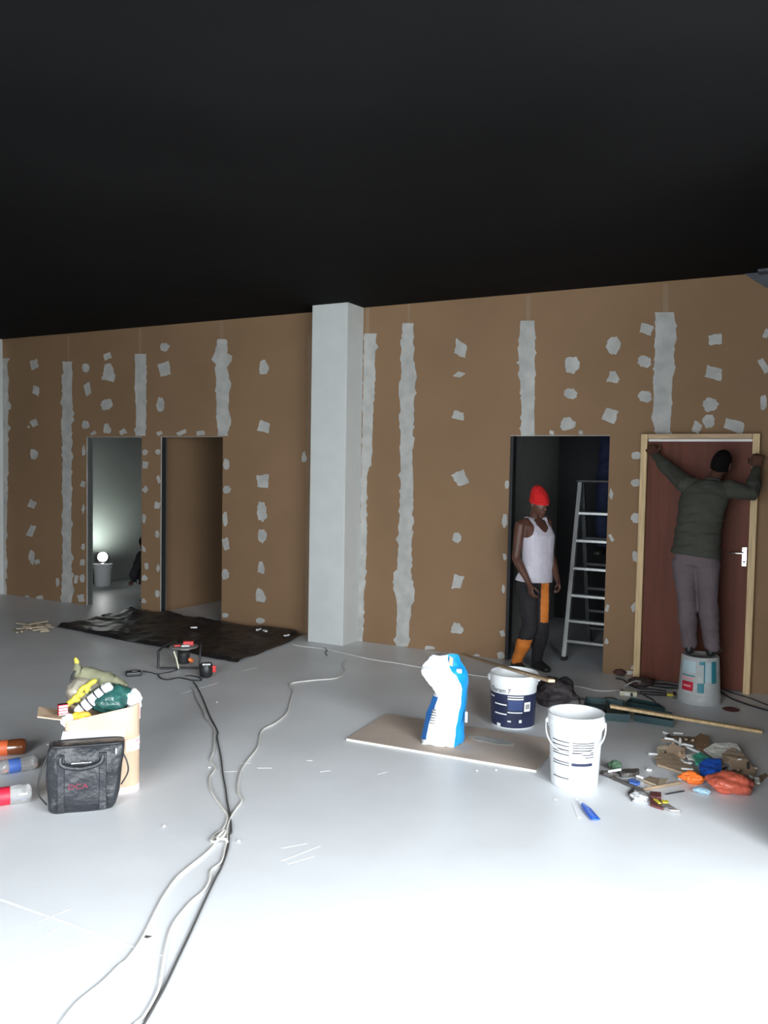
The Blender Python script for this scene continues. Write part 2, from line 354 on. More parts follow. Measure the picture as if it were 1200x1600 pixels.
for i, t in enumerate(PATCH.split()):
    x, y, w_, h_ = map(float, t.split(',')); rnd = random.Random(i*7+1); n = rnd.choice((5, 6, 8, 9)); a0 = rnd.random()*6
    kind = rnd.choice('qqqbbbdt'); tl = rnd.uniform(-.5, .5)
    base = {'q': [(-.95, -.9), (.9, -1), (1, .85), (-.85, 1)], 'd': [(0, -1.1), (1.05, -.1), (.1, 1.1), (-1, .2)], 't': [(-.5, -1), (.3, -1.05), (1, .2), (.7, .95), (-.9, .8), (-.8, -.1)],
            'b': [(-.5, -1), (.5, -.95), (1, -.3), (.9, .5), (.3, 1), (-.6, .9), (-1, .2), (-.9, -.5)]}[kind]
    base = [(p_[0]*rnd.uniform(.75, 1.1), p_[1]*rnd.uniform(.75, 1.1)) for p_ in base]; pts = []
    for (ax, ay), (bx_, by_) in zip(base, base[1:]+base[:1]):
        for k in range(4):
            t_ = k/4; jx = rnd.uniform(-.10, .10) if k else 0; jy = rnd.uniform(-.10, .10) if k else 0
            u_ = ax+(bx_-ax)*t_+jx; v_ = ay+(by_-ay)*t_+jy
            if kind in 'qd': u_, v_ = u_*math.cos(tl)-v_*math.sin(tl)*h_/w_, v_*math.cos(tl)+u_*math.sin(tl)*w_/h_
            pts.append(Wp(x+u_*w_*.5, y+v_*h_*.5)+V((0, .0005, 0)))
    if min(p.z for p in pts) < .002:
        for p in pts: p.z = max(p.z, .002)
    bm = BM(); prism(bm, pts, V((0, -.0036-.0003*(i % 5), 0))); obj('filler_patch', bm, M['plaster'], wall)
# steel studs seen at the door jambs
def stud(x, web):
    for y0, y1, m_ in ((D-.001, D+.011, 'plaster'), (D+.079, D+TW+.001, 'alu')):
        bm = BM(); box(bm, x, x+.004, y0, y1, 0, DH); obj('board_edge', bm, M[m_], wall)
    bm = BM(); box(bm, x, x+.003, D+.011, D+.079, 0, DH); obj('metal_stud', bm, web, wall)
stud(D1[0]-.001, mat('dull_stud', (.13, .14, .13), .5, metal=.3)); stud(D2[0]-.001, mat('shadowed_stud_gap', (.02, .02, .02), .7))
bm = BM(); box(bm, D3[0]-.001, D3[0]+.028, D+.004, D+TW, 0, DH); obj('door_jamb_lining', bm, M['blackp'], wall)
bm = BM(); box(bm, D1[0], D1[1], D, D+TW, DH-.005, DH); box(bm, D2[0], D2[1], D, D+TW, DH-.005, DH); box(bm, D3[0], D3[1], D, D+TW, DH-.005, DH); obj('opening_head_lining', bm, M['plaster'], wall)
# rooms behind
bm = BM(); box(bm, -9.46, -9.36, D+TW, YF, 0, H); struct('wall_room_left', bm, M['grey'])
bm = BM(); box(bm, -6.97, -6.89, D+TW, YF, 0, H); struct('wall_room_divider', bm, M['board'])
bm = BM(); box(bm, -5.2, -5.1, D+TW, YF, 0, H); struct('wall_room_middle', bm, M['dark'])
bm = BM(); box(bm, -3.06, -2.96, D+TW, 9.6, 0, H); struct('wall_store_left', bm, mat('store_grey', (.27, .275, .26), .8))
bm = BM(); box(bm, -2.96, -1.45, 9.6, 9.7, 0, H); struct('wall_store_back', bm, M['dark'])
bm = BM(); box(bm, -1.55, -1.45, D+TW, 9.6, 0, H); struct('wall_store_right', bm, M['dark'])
bm = BM(); box(bm, -9.36, -6.97, 11.4, 11.5, 0, H); struct('wall_room_back', bm, M['grey'])
bm = BM(); box(bm, -6.89, -5.2, 10.6, 10.7, 0, H); struct('wall_room_rear', bm, M['dark'])
# columns
def column(x0, x1, y0, name):
    bm = BM(); box(bm, x0, x1, y0, D, 0, H); bevel(bm, .006, 2); struct(name, bm, M['white'])
column(-4.575, -4.175, 6.843, 'trim_2'); column(-9.95, -9.475, 6.95, 'trim_3')
# scratches and lines on the floor
for i, (a, b, w_) in enumerate((((0, 1405), (205, 1478), .010), ((205, 1478), (256, 1494), .005), ((285, 1083), (340, 1067), .012), ((380, 1048), (402, 1043), .008),
                             ((440, 1325), (480, 1318), .006), ((440, 1345), (500, 1322), .006), ((450, 1350), (490, 1338), .005), ((0, 1505), (90, 1450), .004), ((60, 1440), (110, 1420), .004),
                             ((590, 1210), (605, 1206), .006), ((375, 1193), (392, 1192), .006), ((402, 1200), (425, 1200), .004), ((350, 1206), (372, 1205), .004), ((480, 1188), (488, 1188), .012), ((500, 1206), (516, 1204), .006))):
    p, q = P(*a), P(*b); t = (q-p).normalized(); n = V((-t.y, t.x, 0))*w_*.5
    bm = BM(); prism(bm, [p+n, q+n*.6, q-n*.6, p-n], V((0, 0, .0008))); obj('floor_scratch', bm, M['chalk'], fl)
bm = BM(); prism(bm, [P(224, 1461), P(238, 1463), P(230, 1466), P(222, 1464)], V((0, 0, .0008))); obj('floor_stain', bm, M['dirt'], fl)

# ------------------------------------------------------------------ door on the right, in its pine frame
fr = bpy.data.objects.new('door_1', None); COL.objects.link(fr); fr.location = ((D4[0]+D4[1])/2, D, 0); fr['kind'] = 'structure'
fr['label'] = 'reddish brown door set in a new pine frame behind the person on the bucket'
yo = -.085; xl, xr = -1.492, -.602; cx = (D4[0]+D4[1])/2
def L(a): return a-cx
bm = BM(); box(bm, L(xl), L(xl)+.052, yo, .06, 0, DH+.005); bevel(bm, .003, 1); obj('frame_jamb', bm, M['pine'], fr)
bm = BM(); box(bm, L(xr)-.052, L(xr), yo, .06, 0, DH+.005); bevel(bm, .003, 1); obj('frame_jamb', bm, M['pine'], fr)
bm = BM(); box(bm, L(xl)+.053, L(xr)-.053, yo, .06, DH+.005-.04, DH+.005); bevel(bm, .003, 1); obj('frame_head', bm, M['pineL'], fr)
bm = BM(); box(bm, L(xl)+.055, L(xr)-.055, yo+.03, yo+.05, DH-.055, DH-.037); obj('gap_light_strip', bm, M['paper'], fr)  # white strip painted in for the light showing in the gap
bm = BM(); box(bm, L(xl)+.055, L(xr)-.055, yo+.035, yo+.075, .012, DH-.056); bevel(bm, .002, 1); leaf = obj('door_leaf', bm, M['doorb'], fr)
hp = K(1163, 870, D+yo+.03); hx, hz = hp.x-cx, hp.z
bm = BM(); box(bm, hx-.018, hx+.018, yo+.027, yo+.0345, hz-.075, hz+.075); bevel(bm, .003, 2); obj('handle_plate', bm, M['chrome'], leaf)
bm = BM(); tube(bm, [(hx, yo+.03, hz+.03), (hx, yo-.015, hz+.03)], .009); tube(bm, [(hx, yo-.015, hz+.03), (hx-.05, yo-.018, hz+.028), (hx-.10, yo-.012, hz+.03)], .0085); obj('handle_lever', bm, M['chrome'], leaf, smooth=True)
bm = BM(); lathe(bm, [(.009, -.004), (.009, .004)], 12); bm.transform(Matrix.Translation((hx, yo+.026, hz-.04)) @ Matrix.Rotation(PI/2, 4, 'X')); obj('keyhole', bm, M['blackp'], leaf)

# ------------------------------------------------------------------ people
def hand(bm, w0, d, pn, ts, curl=.5, s=1.0, spread=.0):
    d = V(d).normalized(); ts = (V(ts)-d*V(ts).dot(d)).normalized(); n = d.cross(ts)
    if n.dot(V(pn)) < 0: n = -n                       # n: palm normal (fingers curl towards it)
    rings = []
    for t, a, b in ((-.01, .026, .021), (.015, .030, .020), (.04, .038, .018), (.07, .041, .016), (.088, .040, .014)):
        rings.append(ring(w0+d*t*s, ts, n, a*s, b*s, 14, .8))
    loft(bm, rings)
    for k, (off, ln) in enumerate(((.031, .072), (.0105, .082), (-.0105, .077), (-.031, .060))):
        p = w0+d*(.082-.004*abs(k-1.2))*s+ts*off*s; dd = (d+ts*off*(2+spread*10)).normalized(); a = curl*.6
        pts = [p-dd*.01*s, p]; q = p
        for j, f in enumerate((.42, .32, .26)):
            dv = (dd*math.cos(a)+n*math.sin(a)); q = q+dv*ln*f*s; pts.append(q); a += curl*.95
        tube(bm, pts, [.0088*s, .0092*s, .0086*s, .0080*s, .0068*s], 8)
    p = w0+d*.018*s+ts*.028*s; dv = (ts*.75+d*.6+n*.35).normalized(); p2 = p+dv*.04*s; dv2 = (ts*.15+d*.85+n*(.35+.4*curl)).normalized()
    tube(bm, [p-dv*.012*s, p, p2, p2+dv2*.030*s, p2+dv2*.052*s], [.013*s, .0125*s, .0105*s, .0095*s, .0075*s], 8)
def headmesh(bm, c, R, F, U, s):
    b2 = bmesh.new(); bmesh.ops.create_icosphere(b2, subdivisions=4, radius=1)
    for v in b2.verts:
        x, y, z = v.co
        k = 1.0
        if z < 0: k = 1-.22*(-z)**1.3
        fy = y*(.098 if y > 0 else .098); fx = x*.076*k; fz = z*.118
        if y > 0 and z < -.25: fy += .010*(-z)
        if y < -.2 and z < -.1: fy *= 1-.25*min(1, -z)
        if y > .6 and -.1 < z < .2: fy -= .006
        v.co = c+(R*fx+F*fy+U*fz)*s
    m = bpy.data.meshes.new('x'); b2.to_mesh(m); b2.free(); bm.from_mesh(m); bpy.data.meshes.remove(m)
    q = lambda x, y, z: c+(R*x+F*y+U*z)*s
    tube(bm, [q(0, .085, .025), q(0, .100, .0), q(0, .114, -.028)], [.009*s, .011*s, .015*s], 8)
    tube(bm, [q(-.015, .100, -.03), q(.015, .100, -.03)], .011*s, 8)
    tube(bm, [q(-.024, .088, -.062), q(0, .099, -.060), q(.024, .088, -.062)], .0085*s, 8)
    tube(bm, [q(-.020, .086, -.075), q(0, .096, -.075), q(.020, .086, -.075)], .0085*s, 8)
    tube(bm, [q(-.046, .074, .03), q(0, .092, .032), q(.046, .074, .03)], .010*s, 8)
    tube(bm, [q(-.02, .075, -.105), q(.02, .075, -.105)], .018*s, 8)
    for k in (-1, 1):
        tube(bm, [q(.076*k, -.005, .025), q(.082*k, -.012, .0), q(.075*k, -.002, -.028)], [(.010*s, .016*s)]*3, 8, ref=R)
def torso_rings(J, s, e, top='neck', bot=-.10):
    R = (J['shR']-J['shL']); sp = [J['pel'], J['waist'], J['chest'], J['neck']]
    U0 = (J['chest']-J['pel']).normalized(); R = (R-U0*R.dot(U0)).normalized(); F = U0.cross(R)
    HR = J.get('hipdir', R)
    pts = []
    def at(a, b, t): return a.lerp(b, t)
    th_ = J.get('thick', 1.0); wd = J.get('wide', 1.0); bl = J.get('belly', 0)
    rows = [(J['pel']+V((0, 0, bot*s)), .150, .100, HR, 0), (J['pel'], .162, .108, HR, 0), (at(J['pel'], J['waist'], .55), .152, .104, HR, bl*.7), (J['waist'], .143, .102, R, bl),
            (at(J['waist'], J['chest'], .5), .150, .108, R, bl*.6), (J['chest'], .166, .115, R, .004), (at(J['chest'], J['neck'], .55), .168, .100, R, 0), (at(J['chest'], J['neck'], .85), .120, .075, R, -.005)]
    if top == 'neck': rows.append((J['neck'], .066, .060, R, -.006))
    out = []
    for c, a, b, r, f in rows:
        r = r.normalized(); ff = U0.cross(r).normalized()
        out.append(ring(c+ff*f, r, ff, (a*s+e)*wd, (b*s+e)*th_, 24, .85))
    return out, R, F, U0
def limbpts(a, b, c, n=4):
    out = [a.lerp(b, i/n) for i in range(n)]+[b.lerp(c, i/n) for i in range(n+1)]; return out
ARM = [.058, .053, .048, .043, .041, .043, .038, .030, .026]
LEG = [.092, .086, .078, .066, .058, .059, .056, .044, .037]
def person(name, label, J, s, headF, base, o):
    J = {k: (V(v) if isinstance(v, Vector) else v) for k, v in J.items()}
    t = thing(name, label, 'person', base, 0)
    bm = BM(); rings, R, F, U0 = torso_rings(J, s, 0)
    loft(bm, rings)
    hF = V(headF).normalized(); hU = (J['head']-J['neck']).normalized(); hU = (hU-hF*hU.dot(hF)*.6); hU = (hU-hF*hU.dot(hF)).normalized(); hR = hF.cross(hU)
    hs = s*o.get('hs', 1)
    headmesh(bm, J['head'], hR, hF, hU, hs)
    tube(bm, [J['neck']-U0*.05*s, J['neck'], J['head']-hU*.06*hs-hF*.012], [.062*s, .054*s, .052*s], 14)
    for S in 'LR':
        sh = J['sh'+S]; tube(bm, [J['neck'].lerp(sh, .25)-U0*.03*s, sh.lerp(J['neck'], .35), sh], [.045*s, .052*s, .056*s], 12)
        tube(bm, limbpts(sh, J['el'+S], J['wr'+S]), [r*s for r in ARM], 14)
        hd = J['hand'+S]; hand(bm, J['wr'+S], hd[0], hd[1], hd[2], hd[3], s*o.get('hand', 1.04))
        tube(bm, limbpts(J['hi'+S], J['kn'+S], J['an'+S]), [r*s for r in LEG], 16)
        tube(bm, [J['an'+S]+V((0, 0, -.01)), J['an'+S].lerp(J['to'+S], .35), J['an'+S].lerp(J['to'+S], .6)], [(.028*s, .028*s), (.022*s, .026*s), (.014*s, .02*s)], 12)
    bm = remesh(bm, o.get('vox', .005), 4); obj('body', bm, M['skin'], t, smooth=True, world=True)
    # eyes
    for k in (-1, 1):
        bm = BM(); bmesh.ops.create_icosphere(bm, subdivisions=2, radius=.0105*hs); bm.transform(Matrix.Translation(J['head']+(hR*.03*k+hF*.0845+hU*.008)*hs)); obj('eye', bm, M['eye'], t, smooth=True, world=True)
    # trousers
    e = o.get('te', .013)
    bm = BM(); rr, *_ = torso_rings(J, s, .011); tp = [p_.lerp(q_, .45) for p_, q_ in zip(rr[1], rr[2])]; loft(bm, [rr[0], rr[1], tp])
    for S in 'LR':
        cr = J.get('cuff', .93); an = J['kn'+S].lerp(J['an'+S], cr)
        rad = [(r*s+e*(1.0 if i < 4 else 1.35)) for i, r in enumerate(LEG)]; rad[-1] = o.get('cuffr', .056)*s; rad[-2] = (o.get('cuffr', .056)+.002)*s; rad[-3] = max(rad[-3], o.get('cuffr', .056)*s)
        pts = limbpts(J['hi'+S], J['kn'+S], an); tube(bm, pts, rad, 16)
    bm = remesh(bm, .007, 3)
    for v in bm.verts: v.co += noise.noise_vector(v.co*V((14, 14, 22)))*.006
    fn = o.get('panel')
    if fn:
        for f in bm.faces:
            f.material_index = 1 if fn(f.calc_center_median(), f.normal) else 0
    obj('trousers', bm, [M[o['trou']]]+([M['orange']] if fn else []), t, smooth=True, world=True)
    # top
    bm = BM()
    if o['top'] == 'shirt':
        e = .020; rr, *_ = torso_rings(J, s, e, bot=-.02); rr[0] = ring(J['pel']+V((0, 0, o.get('hem', .02))), R, F, .165*s+e+.014, .11*s+e+.016, 24, .85)
        for i_ in (1, 2, 3): c_ = sum(rr[i_], V())/24; rr[i_] = [c_+(p_-c_)*1.07 for p_ in rr[i_]]
        if o.get('hem', .02) > 0: rr.pop(1)
        loft(bm, rr)
        for S in 'LR':
            sh = J['sh'+S]; tube(bm, [J['neck'].lerp(sh, .35)-U0*.03*s, sh.lerp(J['neck'], .25), sh], [.055*s, .06*s, .068*s], 12)
            pts = limbpts(sh, J['el'+S], J['el'+S].lerp(J['wr'+S], .92)); tube(bm, pts, [r*s+e for r in ARM[:7]]+[.044*s, .04*s], 14)
        tube(bm, ring(J['neck']+U0*.018*s, R, F, .055*s, .055*s, 14)+[J['neck']+U0*.018*s+R*.055*s], .013, 8)
        bm = remesh(bm, .007, 3)
        for v in bm.verts:
            q = v.co-J['pel']; v.co += noise.noise_vector(v.co*V((9, 9, 26)))*.010*(1.4 if .03 < q.z < .28 else .6)
        obj('shirt', bm, M[o['topm']], t, smooth=True, world=True)
    else:
        e = .012; rr, *_ = torso_rings(J, s, e); k = [ring(J['pel']+V((0, 0, .0)), R, F, .170*s+e+.010, .118*s+e+.012, 24, .85)]+rr[2:]
        for i_ in (1, 2): c_ = sum(k[i_], V())/24; k[i_] = [c_+(p_-c_)*1.04 for p_ in k[i_]]
        loft(bm, k)
        for S in 'LR': tube(bm, [J['neck'].lerp(J['sh'+S], .1)-U0*.03*s, J['neck'].lerp(J['sh'+S], .25)-U0*.03*s, J['sh'+S].lerp(J['neck'], .35), J['sh'+S]], [x_*s+e for x_ in (.045, .045, .052, .056)], 14)
        bm = remesh(bm, .005, 3); hh = (J['neck']-J['chest']).length; dl = []
        for f in bm.faces:
            c_ = f.calc_center_median()-J['chest']; lx = abs(c_.dot(R)); lz = c_.dot(U0)/hh; fr_ = c_.dot(F) > 0
            arm_ = .092+.075*max(0, 1-(lz+.25)/.9)**2
            if lz > -.25 and lx > arm_*s/.87: dl.append(f); continue
            z0_ = .22 if fr_ else .75
            if lz > z0_ and lx < .062*s/.87*min(1, math.sqrt((lz-z0_)/.35)): dl.append(f); continue
            if lz > 1.02 and lx < .05: dl.append(f)
        bmesh.ops.delete(bm, geom=dl, context='FACES')
        for v in bm.verts: v.co += noise.noise_vector(v.co*V((10, 10, 24)))*.003
        bmesh.ops.smooth_vert(bm, verts=[v for v in bm.verts if v.is_boundary], factor=.5, use_axis_x=True, use_axis_y=True, use_axis_z=True)
        bmesh.ops.solidify(bm, geom=bm.faces[:], thickness=.004)
        obj('vest', bm, M[o['topm']], t, smooth=True, world=True)
    # shoes
    for S in 'LR':
        bm = BM(); an, to = J['an'+S], J['to'+S]; d = (to-an); d.z = 0; d.normalize(); gz = o['ground'][S]; sd = V((0, 0, 1)).cross(d)
        def sr(t_, w_, z0, z1): c = an+d*t_*s; c.z = gz; return ring(c+V((0, 0, (z0+z1)/2)), sd, V((0, 0, 1)), w_*s, (z1-z0)/2, 16, .8)
        loft(bm, [sr(-.062, .012, .02, .06), sr(-.05, .033, .004, .085), sr(-.01, .038, .003, .10), sr(.05, .042, .003, .095), sr(.11, .048, .003, .07), sr(.16, .045, .004, .055), sr(.185, .028, .008, .045)])
        tube(bm, [V((an.x, an.y, gz+.05)), V((an.x, an.y, gz+.115))], .046*s, 14)
        bm = remesh(bm, .007, 2); obj('shoe', bm, M['shoe'], t, smooth=True, world=True)
    # hair or hat
    q = lambda x, y, z: J['head']+(hR*x+hF*y+hU*z)*hs
    bm = BM()
    if o['hair'] == 'hat':
        rings = []
        for z, a, b, f, dx in ((.018, .086, .103, 0, 0), (.035, .088, .106, 0, 0), (.060, .088, .104, -.006, 0), (.090, .083, .094, -.016, 0), (.118, .074, .078, -.030, 0), (.143, .060, .058, -.044, 0), (.160, .042, .038, -.054, 0), (.168, .018, .018, -.058, 0)):
            rings.append(ring(q(dx, f, z), hR, hF, a*hs, b*hs, 28))
        loft(bm, rings); noisy(bm, .004, 22); obj('knit_hat', bm, M['redhat'], t, smooth=True, world=True)
        bm = BM(); rings = [ring(q(0, 0, z), hR, hF, a*hs, b*hs, 28) for z, a, b in ((.008, .085, .102), (.010, .092, .109), (.036, .093, .110), (.040, .087, .105))]
        loft(bm, rings); obj('hat_cuff', bm, M['redhat'], t, smooth=True, world=True)
    else:
        bmesh.ops.create_icosphere(bm, subdivisions=4, radius=1)
        for v in bm.verts:
            x, y, z = v.co; v.co = q(x*.081, y*.101-.006, z*.124+.004)
        dl = [v for v in bm.verts if (lambda l: l.dot(hF) > .030*hs and l.dot(hU) < .062*hs or l.dot(hU) < -.055*hs)(v.co-J['head'])]
        bmesh.ops.delete(bm, geom=dl, context='VERTS'); r = bmesh.ops.solidify(bm, geom=bm.faces[:], thickness=.006)
        obj('hair', bm, M['hair'], t, smooth=True, world=True)
    return t
nv = lambda *a: V(a).normalized()

# man in the doorway
aR = P(806, 1049)+V((0, 0, .075)); aL = P(838, 1046)+V((0, 0, .075))
J = dict(pel=K(834, 908, 6.90), waist=K(838, 876, 6.90), chest=K(840, 836, 6.91), neck=K(835, 809, 6.94), head=K(842, 787, 6.90),
         shR=K(813, 822, 6.80), shL=K(854, 818, 7.05), elR=K(806, 872, 6.74), wrR=K(828, 914, 6.68), elL=K(860, 866, 7.03), wrL=K(871, 906, 6.90),
         hiR=K(824, 918, 6.86), hiL=K(846, 915, 6.95), knR=K(828, 980, 6.74), knL=K(846, 978, 6.84), anR=aR, anL=aL,
         toR=aR+V((.13, -.10, -.045)), toL=aL+V((.15, -.09, -.045)),
         handR=(nv(.25, -.15, -1), nv(-.6, .6, 0), nv(.7, -.6, 0), .75), handL=(nv(.35, -.2, -1), nv(-.6, -.4, 0), nv(.4, -.8, .1), .9), belly=.022)
def panel(c, n):
    for a, b, z0, z1 in ((aR, J['knR'], .03, .30),):
        if (c-a).to_2d().length < .17 and z0 < c.z < z1 and (c-aR).length < (c-aL).length:
            sd = (V((c.x, c.y, 0))-V((a.lerp(b, (c.z-a.z)/(b.z-a.z)).x, a.lerp(b, (c.z-a.z)/(b.z-a.z)).y, 0)))
            return sd.dot(V((-.5, -.87, 0))) > -.02
    a, b = J['hiL'], J['knL']
    if .44 < c.z < .86:
        t = (c.z-b.z)/(a.z-b.z); m = b.lerp(a, t); sd = c-m
        if abs(sd.dot(nv(.9, .43, 0))-.018) < .034 and sd.dot(nv(.43, -.9, 0)) > 0: return True
    return False
person('person', 'person in the doorway wearing a red knit hat, white vest and orange-panelled black trousers', J, .87, (.80, -.55, -.22), P(822, 1047),
       dict(top='vest', topm='vest', trou='trou', hair='hat', ground={'L': 0, 'R': 0}, panel=panel, vox=.0045))

# man on the upturned bucket
BZ = .352; bc = V((-.918, 6.66, 0))
fL = V((bc.x-.080, bc.y-.02, BZ+.07)); fR = V((bc.x+.080, bc.y-.02, BZ+.07))
J = dict(pel=K(1087, 866, 6.66), waist=K(1090, 835, 6.66), chest=K(1098, 785, 6.69), neck=K(1113, 752, 6.72), head=K(1127, 724, 6.76),
         shL=K(1071, 757, 6.70), shR=K(1139, 764, 6.70), elL=K(1046, 735, 6.82), wrL=K(1024, 712, 6.95), elR=K(1174, 772, 6.72), wrR=K(1182, 730, 6.90),
         hiL=K(1070, 880, 6.66), hiR=K(1105, 880, 6.66), knL=K(1073, 938, 6.60), knR=K(1106, 938, 6.60), anL=fL, anR=fR, toL=fL+V((-.02, .15, -.045)), toR=fR+V((.03, .15, -.045)),
         handL=(nv(-.5, .35, .6), nv(.2, 1, 0), nv(.8, 0, .5), .75), handR=(nv(.05, .35, 1), nv(-.2, 1, 0), nv(-1, 0, 0), .9), cuff=.97, wide=1.06, thick=1.08)
person('person', 'person in olive shirt standing on a bucket, reaching up to the pine door frame', J, .86, (.25, .9, .30), (bc.x, bc.y, BZ),
       dict(top='shirt', topm='shirt', trou='jean', hair='short', ground={'L': BZ+.001, 'R': BZ+.001}, hem=-.015, te=.015, cuffr=.067, hand=1.2, vox=.0045))

# person on the ladder behind the doorway
LBX0, LBX1 = -2.19, -1.66; LY0, LY1, LTZ = 7.43, 7.80, 1.62
J = dict(pel=V((-1.93, 8.10, 1.70)), waist=V((-1.93, 8.09, 1.92)), chest=V((-1.93, 8.07, 2.16)), neck=V((-1.93, 8.06, 2.36)), head=V((-1.93, 8.02, 2.56)),
         shL=V((-1.73, 8.07, 2.32)), shR=V((-2.13, 8.07, 2.32)), elL=V((-1.68, 7.98, 2.56)), wrL=V((-1.72, 7.94, 2.80)), elR=V((-2.20, 7.98, 2.56)), wrR=V((-2.12, 7.94, 2.80)),
         hiL=V((-1.84, 8.10, 1.66)), hiR=V((-2.02, 8.10, 1.66)), knL=V((-1.86, 8.02, 1.32)), knR=V((-2.02, 8.00, 1.30)), anL=V((-1.86, 8.10, .985)), anR=V((-2.03, 8.10, .985)),
         toL=V((-1.86, 7.96, .94)), toR=V((-2.05, 7.96, .94)), handL=(nv(0, -.2, 1), nv(0, -1, 0), nv(-1, 0, 0), .6), handR=(nv(0, -.2, 1), nv(0, -1, 0), nv(1, 0, 0), .6))
person('person', 'person in dark blue overalls standing on the rear of the stepladder, seen between its steps', J, .92, (0, -.8, .5), (-1.93, 8.08, .91),
       dict(top='shirt', topm='overall', trou='overall', hair='short', ground={'L': .913, 'R': .913}, hem=-.02, vox=.008))

# crouching person in the lamp-lit room
hc = K(224, 851, 7.72); kx = K(215, 897, 7.66)
J = dict(pel=V((hc.x+.40, 7.80, .24)), waist=V((hc.x+.31, 7.79, .38)), chest=V((hc.x+.17, 7.78, .52)), neck=V((hc.x+.07, 7.76, .62)), head=V((hc.x, hc.y+.03, hc.z)),
         shL=V((hc.x+.10, 7.60, .58)), shR=V((hc.x+.13, 7.95, .58)), elL=V((hc.x+.02, 7.55, .36)), wrL=V((hc.x-.10, 7.66, .26)), elR=V((hc.x+.04, 7.98, .36)), wrR=V((hc.x-.08, 7.86, .26)),
         hiL=V((hc.x+.38, 7.70, .22)), hiR=V((hc.x+.38, 7.90, .22)), knL=V((hc.x+.02, 7.66, .40)), knR=V((hc.x+.03, 7.92, .42)), anL=V((hc.x+.20, 7.66, .075)), anR=V((hc.x+.20, 7.92, .075)),
         toL=V((hc.x+.05, 7.64, .03)), toR=V((hc.x+.05, 7.94, .03)), handL=(nv(-.8, .3, -.3), nv(0, 0, -1), nv(0, 1, 0), .6), handR=(nv(-.8, -.3, -.3), nv(0, 0, -1), nv(0, -1, 0), .6))
person('person', 'person crouching in dark clothes just inside the leftmost opening, only head and knee showing', J, .86, (-1, .15, -.25), (hc.x+.2, 7.79, 0),
       dict(top='shirt', topm='trou', trou='trou', hair='short', ground={'L': 0, 'R': 0}, hem=.03, vox=.009))

# ------------------------------------------------------------------ stepladder
ld = thing('stepladder', 'aluminium double-sided stepladder standing inside the middle doorway', 'ladder', (LBX0, LY0, 0))
def lp(t, back=False):
    return (LY0+(LY1-LY0)*t-LY0 if not back else (LY1+.06-LY0)+(.42)*(1-t))
for back in (False, True):
    for x in (0, LBX1-LBX0):
        bm = BM(); y0, y1 = lp(0, back), lp(1, back)
        prism(bm, [V((x-.018, y0-.012, .0)), V((x-.018, y0+.05, .0)), V((x-.018, y1+.05, LTZ)), V((x-.018, y1-.012, LTZ))], V((.036, 0, 0)))
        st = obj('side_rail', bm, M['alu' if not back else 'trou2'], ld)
        bm = BM(); box(bm, x-.022, x+.022, y0-.018, y0+.056, 0, .035); obj('foot', bm, M['blackp'], st)
zs = []
for py, px in ((800, 907.5), (842.5, 904), (886, 898), (928, 895), (967.5, 892), (999, 888)):
    best = min((abs((K(px, py, LY0+(LY1-LY0)*t/200).z)-LTZ*t/200), t/200) for t in range(200)); zs.append(best[1])
for t in zs:
    for back in (False, True):
        y = lp(t, back)
        bm = BM(); box(bm, .012, LBX1-LBX0-.012, y-.012 if not back else y-.01, y+(.06 if not back else .05), LTZ*t-.028, LTZ*t); bevel(bm, .004, 1)
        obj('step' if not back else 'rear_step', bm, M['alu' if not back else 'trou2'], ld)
bm = BM(); box(bm, -.03, LBX1-LBX0+.03, lp(1)-.03, lp(1)+.13, LTZ-.01, LTZ+.012); bevel(bm, .004, 2); obj('top_cap', bm, M['blackp'], ld)
# person's feet rest on the rear step at its own height
# ------------------------------------------------------------------ buckets
def bucket(name, label, c, R0, R1, h, up=True, m='plastic', grp=None):
    t = thing(name, label, 'bucket', c, math.atan2(-c[1], -c[0]), grp)
    if up:
        prof = [(R0-.006, 0), (R0, .006), (R0+(R1-R0)*.80, h*.80), (R1+.003, h*.80), (R1+.004, h*.83), (R1+.001, h*.835), (R1+.002, h*.90), (R1+.007, h*.905), (R1+.007, h*.93), (R1+.002, h*.935), (R1+.003, h*.985), (R1+.006, h), (R1-.004, h), (R1-.006, h*.95), (R0+(R1-R0)*.8-.005, h*.80), (R0-.004, .012), (.001, .010)]
    else:
        prof = [(R1+.004, 0), (R1+.006, .008), (R1+.003, .03), (R1+.004, .065), (R1-.001, .07), (R1-.002, .075), (R0+.002, h-.006), (R0-.006, h), (R0-.012, h-.003), (.001, h-.004)]
    bm = BM(); lathe(bm, prof, 56); obj('tub', bm, M[m], t, smooth=True); return t
def rad(R0, R1, h, z): return R0+(R1-R0)*min(z/h, .8)
# white bucket in front
c = P(897, 1236); c = c+V((math.cos(th(897)+PI/2), math.sin(th(897)+PI/2), 0))*.125
R0, R1, h = .126, .147, .395
bA = bucket('paint_bucket', 'open white plastic bucket with black printed lines, nearest bucket on the floor', (c.x, c.y, 0), R0, R1, h)
for (a0, a1, zz) in ((-1.0, -.22, (.262, .240, .218, .206, .192)), (-.10, .78, (.262, .250, .236, .222, .208, .198)), (.42, .78, (.184,)), (-1.0, -.22, (.150, .136, .062))):
    for z in zz:
        bm = BM(); arc(bm, rad(R0, R1, h, z), rad(R0, R1, h, z), z-.0024, z+.0024, a0, a1); obj('printed_line', bm, M['ink'], bA)
bm = BM(); arc(bm, rad(R0, R1, h, .136), rad(R0, R1, h, .152), .136, .152, -.12, .74); obj('printed_bar', bm, M['navy'], bA)
bm = BM()
pp = []
for i in range(25):
    t = i/24; a = -1.62+3.15*t; zz = .335-.125*math.sin(PI*t)**.8; r = R1+.012+.008*math.sin(PI*t); pp.append(V((r*math.cos(a), r*math.sin(a), zz)))
